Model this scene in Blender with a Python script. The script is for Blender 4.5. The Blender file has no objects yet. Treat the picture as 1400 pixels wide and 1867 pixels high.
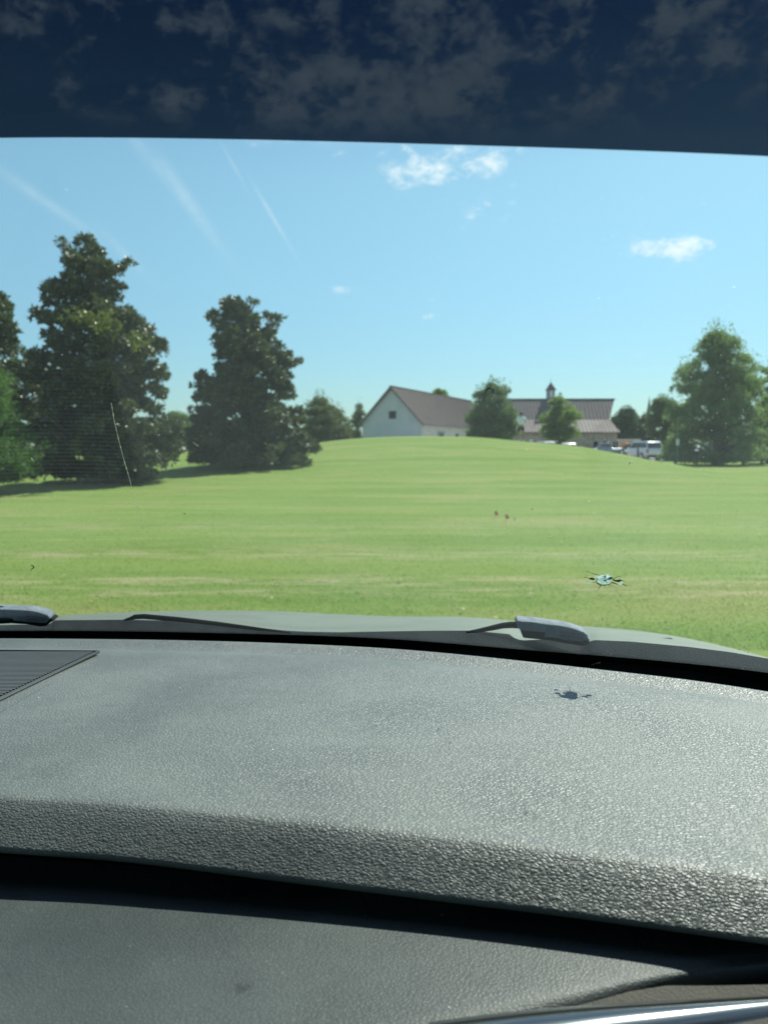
import bpy, bmesh, math, random
import numpy as np
from mathutils import Vector, Matrix
R = math.radians
rng = np.random.default_rng(7)
random.seed(7)
S = bpy.context.scene
C = S.collection

# ------------------------------------------------------------------ camera, sky, sun, exposure
F = 1450.0                      # focal length in pixels of the 1400 x 1867 photograph
PITCH = math.atan(118.5 / F)
CAMZ = 1.35
cam_d = bpy.data.cameras.new('camera')
cam = bpy.data.objects.new('camera', cam_d); C.objects.link(cam)
cam.location = (0, 0, CAMZ)
cam.rotation_euler = (math.pi / 2 - PITCH, 0, 0)
cam_d.sensor_fit = 'HORIZONTAL'; cam_d.sensor_width = 24.0; cam_d.lens = 24.0 * F / 1400.0
cam_d.clip_start = 0.02; cam_d.clip_end = 6000
cam_d.dof.use_dof = True; cam_d.dof.focus_distance = 0.86; cam_d.dof.aperture_fstop = cam_d.lens / 3.1
S.camera = cam

SUN_EL, SUN_AZ = 52.0, 37.0     # azimuth clockwise from +Y (forward)
sun_d = bpy.data.lights.new('sun', 'SUN'); sun_d.energy = 4.2; sun_d.angle = R(0.55); sun_d.color = (1.0, 0.95, 0.87)
sun = bpy.data.objects.new('sun', sun_d); C.objects.link(sun)
SDIR = Vector((math.cos(R(SUN_EL)) * math.sin(R(SUN_AZ)), math.cos(R(SUN_EL)) * math.cos(R(SUN_AZ)), math.sin(R(SUN_EL))))
sun.rotation_euler = (-SDIR).to_track_quat('-Z', 'Y').to_euler()
sun.location = (10, 10, 60)
S.view_settings.view_transform = 'Standard'; S.view_settings.look = 'None'
S.view_settings.gamma = 1.0; S.view_settings.use_curve_mapping = False
S.view_settings.exposure = 0.9
S.render.engine = 'CYCLES'
S.cycles.transparent_max_bounces = 24; S.cycles.max_bounces = 8
S.cycles.caustics_reflective = False; S.cycles.caustics_refractive = False
S.cycles.use_denoising = True


def rayd(u, v):
    x = (u - 700.0) / F; t = (933.5 - v) / F
    cp, sp = math.cos(PITCH), math.sin(PITCH)
    return Vector((x, cp + t * sp, -sp + t * cp))


def at_y(u, v, Y):
    d = rayd(u, v); k = Y / d.y
    return Vector((d.x * k, Y, CAMZ + d.z * k))


def at_z(u, v, z):
    d = rayd(u, v); k = (z - CAMZ) / d.z
    return Vector((d.x * k, d.y * k, z))


def ux(u, Y):
    return (u - 700.0) / F * Y * 1.0033


class NT:
    """small helper round a node tree"""
    def __init__(s, tree): s.t = tree; s.n = tree.nodes; s.l = tree.links

    def new(s, typ, **kw):
        n = s.n.new(typ)
        for k, v in kw.items(): setattr(n, k, v)
        return n

    def put(s, sock, v):
        if hasattr(v, 'is_output') or isinstance(v, bpy.types.NodeSocket): s.l.new(v, sock)
        else: sock.default_value = v

    def math(s, op, a, b=0.0, c=None, clamp=False):
        n = s.new('ShaderNodeMath', operation=op, use_clamp=clamp)
        s.put(n.inputs[0], a); s.put(n.inputs[1], b)
        if c is not None: s.put(n.inputs[2], c)
        return n.outputs[0]

    def ramp(s, fac, lo, hi, a=0.0, b=1.0, mode='SMOOTHSTEP'):
        n = s.new('ShaderNodeMapRange', interpolation_type=mode)
        s.put(n.inputs['Value'], fac)
        n.inputs['From Min'].default_value = lo; n.inputs['From Max'].default_value = hi
        n.inputs['To Min'].default_value = a; n.inputs['To Max'].default_value = b
        return n.outputs[0]

    def mix(s, fac, a, b, blend='MIX'):
        n = s.new('ShaderNodeMix', data_type='RGBA', blend_type=blend)
        s.put(n.inputs[0], fac); s.put(n.inputs[6], a); s.put(n.inputs[7], b)
        return n.outputs[2]

    def noise(s, vec, scale, detail=4, rough=0.55, dist=0.0):
        n = s.new('ShaderNodeTexNoise')
        if vec is not None: s.l.new(vec, n.inputs['Vector'])
        n.inputs['Scale'].default_value = scale; n.inputs['Detail'].default_value = detail
        n.inputs['Roughness'].default_value = rough; n.inputs['Distortion'].default_value = dist
        return n.outputs['Fac']

    def mapping(s, vec, scale=(1, 1, 1), loc=(0, 0, 0), rot=(0, 0, 0)):
        n = s.new('ShaderNodeMapping')
        s.l.new(vec, n.inputs['Vector'])
        n.inputs['Scale'].default_value = scale; n.inputs['Location'].default_value = loc; n.inputs['Rotation'].default_value = rot
        return n.outputs[0]

    def pos(s): return s.new('ShaderNodeNewGeometry').outputs['Position']
    def obj(s): return s.new('ShaderNodeTexCoord').outputs['Object']


# ---- world: Nishita sky with clouds and contrails laid out by direction
W = bpy.data.worlds.new('World'); S.world = W; W.use_nodes = True
w = NT(W.node_tree); w.n.clear()
sky = w.new('ShaderNodeTexSky', sky_type='NISHITA', sun_disc=False)
sky.sun_elevation = R(SUN_EL); sky.sun_rotation = R(SUN_AZ)
sky.air_density = 1.0; sky.dust_density = 0.5; sky.ozone_density = 1.6; sky.altitude = 100
tc = w.new('ShaderNodeTexCoord').outputs['Generated']
sep = w.new('ShaderNodeSeparateXYZ'); w.l.new(tc, sep.inputs[0])
dx, dy, dz = sep.outputs
az = w.math('MULTIPLY', w.math('ARCTAN2', dx, dy), 180 / math.pi)
el = w.math('MULTIPLY', w.math('ARCSINE', dz), 180 / math.pi)
zc = w.math('MAXIMUM', dz, 0.03)
comb = w.new('ShaderNodeCombineXYZ')
w.put(comb.inputs[0], w.math('DIVIDE', dx, zc)); w.put(comb.inputs[1], w.math('DIVIDE', dy, zc))
plane = comb.outputs[0]
wisp = w.noise(w.mapping(tc, (1, 1, 1.8)), 26.0, 9, 0.62, 0.5)
puff = w.noise(w.mapping(tc, (1, 1, 1.35), loc=(.37, .2, .11)), 13.0, 12, 0.62, 0.15)
hole = w.noise(w.mapping(tc, (1, 1, 1.2), loc=(.9, .1, .4)), 4.5, 4, 0.5)
fine = w.noise(w.mapping(tc, (1, 1, 1.6)), 60.0, 6, 0.65, 0.4)


def azel(u, v):
    d = rayd(u, v)
    return math.degrees(math.atan2(d.x, d.y)), math.degrees(math.atan2(d.z, math.hypot(d.x, d.y)))


def ellipse(u, v, ru, rv, rot=0.0):
    a0, e0 = azel(u, v); k = math.degrees(1 / F)
    a = w.math('SUBTRACT', az, a0); e = w.math('SUBTRACT', el, e0)
    c, s_ = math.cos(R(rot)), math.sin(R(rot))
    p = w.math('ADD', w.math('MULTIPLY', a, c / (ru * k)), w.math('MULTIPLY', e, s_ / (ru * k)))
    q = w.math('SUBTRACT', w.math('MULTIPLY', e, c / (rv * k)), w.math('MULTIPLY', a, s_ / (rv * k)))
    r2 = w.math('ADD', w.math('MULTIPLY', p, p), w.math('MULTIPLY', q, q))
    return w.math('EXPONENT', w.math('MULTIPLY', r2, -1.0))


clouds = [  # u, v, half width, half height, tilt, strength
    (785, 303, 72, 26, 8, 1.15), (725, 312, 38, 18, 0, 1.0), (890, 294, 60, 22, 8, 1.0), (722, 272, 44, 12, 0, .7), (835, 300, 40, 14, 0, .8), (938, 345, 18, 12, 0, .45),
    (875, 395, 34, 28, 50, .55), (840, 365, 14, 22, 30, .45), (925, 385, 12, 24, -30, .45), (855, 412, 30, 8, 10, .4),
    (1222, 452, 66, 20, -6, 1.0), (1170, 442, 30, 7, 0, .4),
    (628, 528, 50, 10, 4, .42), (775, 577, 34, 6, 3, .36), (780, 546, 24, 4, 3, .25), (470, 268, 60, 12, 10, .35), (615, 280, 22, 8, 20, .4),
    (1110, 650, 140, 7, 2, .22), (1320, 600, 90, 8, 0, .16), (20, 790, 40, 10, 0, .4), (345, 745, 26, 8, -10, .45)]
tot = None
for (u, v, a, b, r, s_) in clouds:
    m = w.math('MULTIPLY', ellipse(u, v, a, b, r), s_)
    tot = m if tot is None else w.math('MAXIMUM', tot, m)
wn = w.math('ADD', w.math('MULTIPLY', wisp, 0.6), w.math('MULTIPLY', fine, 0.4))
low = w.math('MULTIPLY', w.ramp(w.math('ADD', tot, w.math('MULTIPLY', w.math('SUBTRACT', wn, 0.5), 4.6)), 0.30, 1.55), w.ramp(tot, 0.03, 0.4))
trails = [(345, 370, 90, 11, -52, .21), (275, 290, 60, 10, -48, .16), (90, 372, 95, 8, -30, .15), (225, 460, 50, 9, -42, .12), (500, 400, 52, 3.6, -57, .26), (425, 300, 36, 3, -58, .14)]
tr = None
for (u, v, a, b, r, s_) in trails:
    m = w.math('MULTIPLY', ellipse(u, v, a, b, r), s_)
    tr = m if tr is None else w.math('MAXIMUM', tr, m)
tr = w.math('MULTIPLY', tr, w.ramp(wisp, 0.25, 0.65, 0.35, 1.0))
deckm = w.math('MULTIPLY', w.ramp(el, 19.6, 22.6), w.ramp(w.math('ABSOLUTE', w.math('SUBTRACT', az, 3.0)), 18.0, 45.0, 1.0, 0.6))
deck = w.math('MULTIPLY', w.ramp(w.math('ADD', w.math('ADD', w.math('MULTIPLY', puff, .75), w.math('MULTIPLY', hole, .30)), w.math('MULTIPLY', w.math('SUBTRACT', fine, 0.5), 0.24)), 0.50, 0.64), deckm)
dens = w.math('MAXIMUM', w.math('MAXIMUM', low, tr), deck, clamp=True)
# the thin veil of far haze near the horizon
pale = w.math('MULTIPLY', w.ramp(el, 0.0, 28.0, 1.0, 0.0, 'LINEAR'), 0.55)
tone = w.mix(w.ramp(el, 0.0, 20.0), (0.49, 0.655, 0.75, 1), (0.80, 1.00, .90, 1))
tone = w.mix(w.ramp(el, 18.0, 31.0), tone, (0.28, 0.48, 0.70, 1))
skyc = w.mix(1.0, sky.outputs[0], tone, 'MULTIPLY')
cloudc = w.mix(w.ramp(puff, 0.5, 0.8), (6.6, 6.9, 7.2, 1), (8.6, 8.8, 9.0, 1))
col = w.mix(w.math('MULTIPLY', dens, 0.9), skyc, cloudc)
bg = w.new('ShaderNodeBackground'); w.l.new(col, bg.inputs[0]); bg.inputs[1].default_value = 0.085
wo = w.new('ShaderNodeOutputWorld'); w.l.new(bg.outputs[0], wo.inputs[0])


# ------------------------------------------------------------------ helpers
def tag(o, label=None, cat=None, group=None, kind=None):
    if label: o['label'] = label
    if cat: o['category'] = cat
    if group: o['group'] = group
    if kind: o['kind'] = kind
    return o


def empty(name, loc, label, cat, group=None, rz=0.0):
    o = bpy.data.objects.new(name, None); C.objects.link(o)
    o.location = loc; o.rotation_euler = (0, 0, rz); o.empty_display_size = 0.2
    return tag(o, label, cat, group)


def link(name, me, mat=None, parent=None, smooth=False):
    o = bpy.data.objects.new(name, me); C.objects.link(o)
    if mat is not None:
        for m in (mat if isinstance(mat, (list, tuple)) else [mat]): me.materials.append(m)
    if parent is not None:
        o.parent = parent
        o.matrix_parent_inverse = Matrix.Identity(4)
    if smooth:
        me.polygons.foreach_set('use_smooth', [True] * len(me.polygons))
    return o


def mesh_np(name, V, Fc, n=3):
    """vertices (N,3) and faces (M,n) as arrays -> mesh, fast"""
    V = np.asarray(V, np.float32); Fc = np.asarray(Fc, np.int32)
    me = bpy.data.meshes.new(name)
    me.vertices.add(len(V)); me.vertices.foreach_set('co', V.ravel())
    me.loops.add(Fc.size); me.loops.foreach_set('vertex_index', Fc.ravel())
    me.polygons.add(len(Fc)); me.polygons.foreach_set('loop_start', np.arange(0, Fc.size, n, dtype=np.int32))
    me.update(calc_edges=True); me.validate()
    return me


def grid_mesh(name, P, flip=False):
    """P: (rows, cols, 3) array of points -> quad grid"""
    P = np.asarray(P, float); r, c = P.shape[:2]
    i = np.arange(r - 1)[:, None] * c + np.arange(c - 1)[None]
    q = np.stack([i, i + 1, i + c + 1, i + c], -1).reshape(-1, 4)
    if flip: q = q[:, ::-1]
    return mesh_np(name, P.reshape(-1, 3), q, 4)


class MB:
    """collects shapes in one mesh"""
    def __init__(s): s.v = []; s.f = []; s.mi = []

    def add(s, vs, fs, mi=0):
        o = len(s.v); s.v += [tuple(p) for p in vs]; s.f += [tuple(i + o for i in f) for f in fs]; s.mi += [mi] * len(fs); return s

    def box(s, c, d, rot=None, mi=0):
        hx, hy, hz = d[0] / 2, d[1] / 2, d[2] / 2
        vs = [Vector((x, y, z)) for x in (-hx, hx) for y in (-hy, hy) for z in (-hz, hz)]
        if rot is not None: vs = [rot @ p for p in vs]
        c = Vector(c)
        return s.add([p + c for p in vs], [(0, 1, 3, 2), (4, 6, 7, 5), (0, 4, 5, 1), (2, 3, 7, 6), (0, 2, 6, 4), (1, 5, 7, 3)], mi)

    def tube(s, pts, rad, n=8, cap=True, mi=0):
        pts = [Vector(p) for p in pts]
        if not isinstance(rad, (list, tuple)): rad = [rad] * len(pts)
        vs = []; fs = []
        for i, p in enumerate(pts):
            t = (pts[min(i + 1, len(pts) - 1)] - pts[max(i - 1, 0)])
            t = t.normalized() if t.length > 1e-9 else Vector((0, 0, 1))
            a = t.cross(Vector((0, 0, 1)) if abs(t.z) < 0.9 else Vector((1, 0, 0))).normalized(); b = t.cross(a)
            for k in range(n):
                th = 2 * math.pi * k / n
                vs.append(p + (a * math.cos(th) + b * math.sin(th)) * rad[i])
        for i in range(len(pts) - 1):
            for k in range(n):
                k2 = (k + 1) % n
                fs.append((i * n + k, i * n + k2, (i + 1) * n + k2, (i + 1) * n + k))
        if cap: fs += [tuple(range(n))[::-1], tuple((len(pts) - 1) * n + k for k in range(n))]
        return s.add(vs, fs, mi)

    def prism(s, poly, vec, mi=0):
        """closed polygon of 3D points extruded along vec"""
        n = len(poly); vec = Vector(vec); poly = [Vector(p) for p in poly]
        return s.add(poly + [p + vec for p in poly], [tuple(range(n)), tuple(range(2 * n - 1, n - 1, -1))] +
                     [(i, i + n, (i + 1) % n + n, (i + 1) % n) for i in range(n)], mi)

    def build(s, name, mat=None, parent=None, bevel=0.0, seg=2, smooth=False):
        me = bpy.data.meshes.new(name); me.from_pydata(s.v, [], s.f)
        bm = bmesh.new(); bm.from_mesh(me)
        bmesh.ops.recalc_face_normals(bm, faces=bm.faces); bm.to_mesh(me); bm.free()
        o = link(name, me, mat, parent, smooth)
        if isinstance(mat, (list, tuple)): me.polygons.foreach_set('material_index', s.mi)
        if bevel:
            m = o.modifiers.new('bevel', 'BEVEL'); m.width = bevel; m.segments = seg; m.limit_method = 'ANGLE'; m.angle_limit = R(32)
            me.polygons.foreach_set('use_smooth', [True] * len(me.polygons))
        return o


def copy_tree(o, parent=None):
    c = o.copy(); C.objects.link(c)
    if parent is not None: c.parent = parent
    for ch in list(o.children): copy_tree(ch, c)
    return c


def mat(name, base=(.5, .5, .5), rough=.6, metal=0.0, spec=.5, var=0.0, vscale=3.0, bump=0.0, bscale=40.0, coat=0.0):
    """plain surface with slight mottling, dust and fine relief"""
    m = bpy.data.materials.new(name); m.use_nodes = True
    t = NT(m.node_tree); p = t.n['Principled BSDF']
    p.inputs['Roughness'].default_value = rough; p.inputs['Metallic'].default_value = metal
    p.inputs['Specular IOR Level'].default_value = spec; p.inputs['Coat Weight'].default_value = coat
    b = (*base, 1)
    if var:
        n = t.noise(t.obj(), vscale, 6, .6)
        lo = tuple(c * (1 - var) for c in base) + (1,); hi = tuple(min(1, c * (1 + var)) for c in base) + (1,)
        t.l.new(t.mix(t.ramp(n, .3, .7), lo, hi), p.inputs['Base Color'])
        t.l.new(t.ramp(n, .3, .7, max(0, rough - .08), min(1, rough + .08)), p.inputs['Roughness'])
    else: p.inputs['Base Color'].default_value = b
    if bump:
        bn = t.new('ShaderNodeBump'); bn.inputs['Strength'].default_value = bump; bn.inputs['Distance'].default_value = .02
        t.l.new(t.noise(t.obj(), bscale, 4, .6), bn.inputs['Height']); t.l.new(bn.outputs[0], p.inputs['Normal'])
    return m


def leaf_mat(name, dark, light, under=None, rough=.5, trans=.25, scale=.8, spec=.5, hot=None):
    m = bpy.data.materials.new(name); m.use_nodes = True
    t = NT(m.node_tree); p = t.n['Principled BSDF']; out = t.n['Material Output']
    g = t.new('ShaderNodeNewGeometry')
    f = t.math('ADD', t.math('MULTIPLY', g.outputs['Random Per Island'], .55), t.math('MULTIPLY', t.ramp(t.noise(g.outputs['Position'], scale, 3, .6), .35, .65), .45))
    c = t.mix(f, (*dark, 1), (*light, 1))
    if hot is not None:
        c = t.mix(t.math('GREATER_THAN', g.outputs['Random Per Island'], hot[1]), c, (*hot[0], 1))
    if under is not None: c = t.mix(t.math('MULTIPLY', g.outputs['Backfacing'], .7), c, (*under, 1))
    t.l.new(c, p.inputs['Base Color']); p.inputs['Roughness'].default_value = rough; p.inputs['Specular IOR Level'].default_value = spec
    tr = t.new('ShaderNodeBsdfTranslucent'); t.l.new(t.mix(1.0, c, (1.3, 1.5, .7, 1), 'MULTIPLY'), tr.inputs[0])
    mx = t.new('ShaderNodeMixShader'); mx.inputs[0].default_value = trans
    t.l.new(p.outputs[0], mx.inputs[1]); t.l.new(tr.outputs[0], mx.inputs[2]); t.l.new(mx.outputs[0], out.inputs[0])
    return m


# ------------------------------------------------------------------ terrain
RY = 52.0
_sk = [(-1500, 848), (-200, 846), (0, 843), (200, 836), (320, 829), (430, 820), (520, 812), (575, 807.5), (620, 802), (660, 798.5), (710, 796), (760, 795), (850, 796.2), (900, 799.5),
       (950, 804.6), (1000, 808.5), (1060, 815), (1100, 823), (1150, 834), (1200, 844), (1260, 848), (1400, 848), (1700, 850), (3200, 852)]
_sx = np.array([ux(u, RY) for u, v in _sk]); _sz = np.array([at_y(u, v, RY).z for u, v in _sk])


def smooth(t):
    t = np.clip(t, 0, 1); return t * t * (3 - 2 * t)


def tz(x, y):
    x = np.asarray(x, float); y = np.asarray(y, float)
    zr = (np.interp(x - 1.2, _sx, _sz) + 2 * np.interp(x, _sx, _sz) + np.interp(x + 1.2, _sx, _sz)) / 4
    up = smooth((y - 20) / (RY - 20)); dn = 1 - smooth((y - RY) / 15.0)
    z = zr * np.where(y < RY, up, dn)
    fade = np.clip((75 - y) / 10, 0, 1)
    z = z + fade * (0.013 * np.sin(y * .55 + .12 * x + .5) * np.sin(x * .11 + 1) + .015 * np.sin(y * 1.3 - x * .21)) * np.clip((y - 6) / 6, 0, 1)
    return z


for _ in range(6):      # settle the crest so that its outline is the one surveyed above
    for k_, (u_, v_) in enumerate(_sk):
        yy_ = np.linspace(30, 73, 120); xx_ = (u_ - 700.0) / F * yy_ * 1.0033
        d_ = rayd(u_, v_); _sz[k_] += ((d_.z / d_.y) - ((tz(xx_, yy_) - CAMZ) / yy_).max()) * RY * .8
_sz[:] = np.maximum(_sz, 0.0)
ys = np.concatenate([np.arange(-40, 5, 3.0), np.arange(5, 75, .45), np.geomspace(75, 3000, 60)])
xp = np.concatenate([np.arange(0, 45, .6), np.geomspace(45, 2500, 40)])
xs = np.concatenate([-xp[::-1][:-1], xp])
X, Y = np.meshgrid(xs, ys)
P = np.stack([X, Y, tz(X, Y)], -1)
def grass_colour(t, pos, lift=1.0):
    streak = t.noise(t.mapping(pos, (.10, .75, 1), rot=(0, 0, R(3))), 1.0, 7, .62)
    streak2 = t.noise(t.mapping(pos, (.45, 3.0, 1), loc=(3, 8, 0), rot=(0, 0, R(-2))), 1.0, 6, .65)
    patch = t.noise(t.mapping(pos, (.22, .5, 1), loc=(11, 3, 0)), 1.0, 5, .6)
    f1 = t.ramp(t.math('ADD', t.math('MULTIPLY', streak, .6), t.math('MULTIPLY', streak2, .4)), .40, .60)
    L = lift
    c = t.mix(f1, (.122 * L, .200 * L, .041 * L, 1), (.176 * L, .245 * L, .061 * L, 1))
    c = t.mix(t.math('MULTIPLY', t.ramp(patch, .50, .66), .6), c, (.245 * L, .245 * L, .095 * L, 1))
    sp2 = t.new('ShaderNodeSeparateXYZ'); t.l.new(pos, sp2.inputs[0])
    # mower stripes run across the view
    st = t.math('SINE', t.math('MULTIPLY', t.math('ADD', sp2.outputs[1], t.math('MULTIPLY', sp2.outputs[0], .05)), 2 * math.pi / 4.4))
    c = t.mix(t.ramp(st, -.8, .8, 0.0, .07), c, (.185 * L, .240 * L, .072 * L, 1))
    wob = t.math('ADD', sp2.outputs[1], t.math('MULTIPLY', t.noise(t.mapping(pos, (.5, .5, .5)), 1.0, 3), 1.2))

    def band(c0, wd):
        q = t.math('DIVIDE', t.math('SUBTRACT', wob, c0 + .6), wd)
        return t.math('EXPONENT', t.math('MULTIPLY', t.math('MULTIPLY', q, q), -1.0))
    bands = t.math('MAXIMUM', t.math('MAXIMUM', band(8.0, .30), t.math('MULTIPLY', band(7.35, .2), .9)), t.math('MAXIMUM', t.math('MULTIPLY', band(9.9, .4), .8), t.math('MULTIPLY', band(13.5, .5), .5)))
    thatch = t.math('MULTIPLY', bands, t.ramp(t.noise(t.mapping(pos, (1.1, 5.0, 1)), 1.0, 7, .7), .42, .60))
    thatch = t.math('MAXIMUM', thatch, t.math('MULTIPLY', t.ramp(t.noise(t.mapping(pos, (.5, 2.2, 1), loc=(7, 1, 0)), 1.0, 7, .68), .57, .70), .6))
    return t.mix(t.math('MULTIPLY', thatch, .8), c, (.36 * L, .32 * L, .20 * L, 1))


gm = bpy.data.materials.new('mown_grass'); gm.use_nodes = True
t = NT(gm.node_tree); p = t.n['Principled BSDF']; pos = t.pos()
speck = t.noise(pos, 38.0, 5, .7); tuft = t.noise(t.mapping(pos, (3.0, 6.0, 3.0)), 1.0, 6, .7)
c = grass_colour(t, pos)
c = t.mix(t.math('MULTIPLY', t.ramp(tuft, .25, .75), .13), c, (.05, .10, .02, 1))
c = t.mix(t.math('MULTIPLY', t.ramp(speck, .3, .75), .30), c, (.17, .22, .05, 1))
t.l.new(c, p.inputs['Base Color']); p.inputs['Roughness'].default_value = .9; p.inputs['Specular IOR Level'].default_value = .08
bn = t.new('ShaderNodeBump'); bn.inputs['Strength'].default_value = .5; bn.inputs['Distance'].default_value = .05
t.l.new(t.math('ADD', t.math('MULTIPLY', tuft, .6), t.math('MULTIPLY', speck, .4)), bn.inputs['Height']); t.l.new(bn.outputs[0], p.inputs['Normal'])
go = link('ground', grid_mesh('ground', P), gm, None, True); tag(go, kind='structure')

# parking lot and kerb beyond the hill
asph = mat('parking_concrete', (.27, .25, .23), .9, var=.18, vscale=.6, bump=.3, bscale=60)
lot = MB(); lot.add([(-6, 74, .012), (60, 74, .012), (60, 160, .012), (19.5, 160, .012), (19.5, 118, .012), (-6, 96, .012)], [(0, 1, 2, 3, 4, 5)])
tag(lot.build('parking_lot', asph), kind='structure')
kb = MB().box((27, 73.9, .06), (66, .18, .14)); tag(kb.build('kerb', mat('kerb_concrete', (.42, .38, .34), .85, var=.15)), kind='structure')
ln = MB()
for i in range(20): ln.box((-3 + i * 3.0, 79.5, .020), (.12, 5, .004))
tag(ln.build('parking_marking', mat('paint_white', (.75, .75, .72), .6)), kind='structure')
pathm = mat('path_concrete', (.40, .36, .33), .9, var=.15)
pl = [(1252, 842), (1320, 842.5), (1460, 840)]

# short grass blades over the near lawn
N = 150000
yy = 5.2 * np.exp(rng.random(N) ** 1.25 * math.log(46 / 5.2)); xx = (rng.random(N) * 2 - 1) * (yy * .60 + .8)
zz = tz(xx, yy); h = rng.uniform(.008, .024, N); wd = rng.uniform(.003, .006, N) * (1 + (yy - 5) * .05)
an = rng.random(N) * math.pi; lx = rng.normal(0, .024, N); ly = rng.normal(0, .024, N)
V = np.zeros((N, 3, 3))
V[:, 0] = np.stack([xx - np.cos(an) * wd, yy - np.sin(an) * wd, zz - .004], -1)
V[:, 1] = np.stack([xx + np.cos(an) * wd, yy + np.sin(an) * wd, zz - .004], -1)
V[:, 2] = np.stack([xx + lx, yy + ly, zz + h], -1)
blade = leaf_mat('grass_blade', (.085, .150, .030), (.19, .26, .075), rough=.7, trans=.5, scale=.9, spec=.1)
t = NT(blade.node_tree); g = t.new('ShaderNodeNewGeometry'); c = grass_colour(t, g.outputs['Position'], 2.0)
c = t.mix(t.math('MULTIPLY', g.outputs['Random Per Island'], .4), c, (.16, .25, .06, 1))
for n_ in list(t.n):
    if n_.type == 'BSDF_PRINCIPLED': t.l.new(c, n_.inputs['Base Color'])
    if n_.type == 'BSDF_TRANSLUCENT': t.l.new(c, n_.inputs[0])
tag(link('grass', mesh_np('grass', V.reshape(-1, 3), np.arange(N * 3).reshape(-1, 3)), blade), 'short mown green grass with dry blades', 'grass', kind='stuff')
# fallen leaves
N = 120
yy = 6.0 * np.exp(rng.random(N) * math.log(30 / 6.0)); xx = (rng.random(N) * 2 - 1) * (yy * .55)
zz = tz(xx, yy) + .035; a = rng.random(N) * 6.28; L = rng.uniform(.018, .042, N)
V = np.zeros((N, 4, 3))
for k, (ca, cb, cz) in enumerate([(-1, 0, 0), (0, -.45, .012), (1, 0, .006), (0, .45, .014)]):
    V[:, k] = np.stack([xx + L * (ca * np.cos(a) - cb * np.sin(a)), yy + L * (ca * np.sin(a) + cb * np.cos(a)), zz + cz], -1)
fl = leaf_mat('dead_leaf', (.22, .16, .08), (.50, .45, .27), rough=.7, trans=.15)
tag(link('fallen_leaves', mesh_np('fallen_leaves', V.reshape(-1, 3), np.arange(N * 4).reshape(-1, 4), 4), fl), 'pale dead leaves lying on the lawn', 'leaves', kind='stuff')

# ------------------------------------------------------------------ trees
M_mag = leaf_mat('magnolia_leaf', (.026, .060, .028), (.095, .140, .055), under=(.125, .110, .050), rough=.40, trans=.2, scale=1.0, spec=.9, hot=((.18, .20, .05), .96))
M_dec = leaf_mat('broadleaf', (.11, .17, .08), (.24, .31, .14), rough=.5, trans=.42, scale=.7)
M_dec2 = leaf_mat('broadleaf_dark', (.065, .115, .055), (.150, .205, .090), rough=.5, trans=.4, scale=.7)
M_lite = leaf_mat('broadleaf_light', (.095, .155, .040), (.24, .31, .10), rough=.5, trans=.42, scale=1.2)
M_oliv = leaf_mat('broadleaf_olive', (.075, .10, .035), (.16, .19, .08), rough=.6, trans=.3, scale=.8)
M_cyp = leaf_mat('cypress_needle', (.050, .11, .030), (.13, .23, .06), rough=.6, trans=.3, scale=1.5)
M_far = leaf_mat('far_foliage', (.040, .075, .040), (.085, .125, .06), rough=.7, trans=.2, scale=.3)
bark = mat('bark', (.10, .08, .065), .9, var=.3, vscale=9, bump=.8, bscale=30)


def unit(v): return v / np.maximum(np.linalg.norm(v, axis=-1, keepdims=True), 1e-9)


def leaves_np(p, axis, length, width, fold=.25):
    n = len(p)
    ax = unit(axis); ref = rng.normal(size=(n, 3)); side = unit(np.cross(ax, ref)); nrm = np.cross(ax, side)
    length = np.broadcast_to(length, n)[:, None]; width = np.broadcast_to(width, n)[:, None]
    V = np.zeros((n, 4, 3)); V[:, 0] = p
    V[:, 1] = p + ax * length * .5 + side * width * .5 + nrm * width * fold
    V[:, 2] = p + ax * length
    V[:, 3] = p + ax * length * .5 - side * width * .5 + nrm * width * fold
    i = np.arange(n)[:, None] * 4
    Fc = np.concatenate([i + [[0, 1, 2]], i + [[0, 2, 3]]], 1).reshape(-1, 3)
    return V.reshape(-1, 3), Fc


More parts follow.
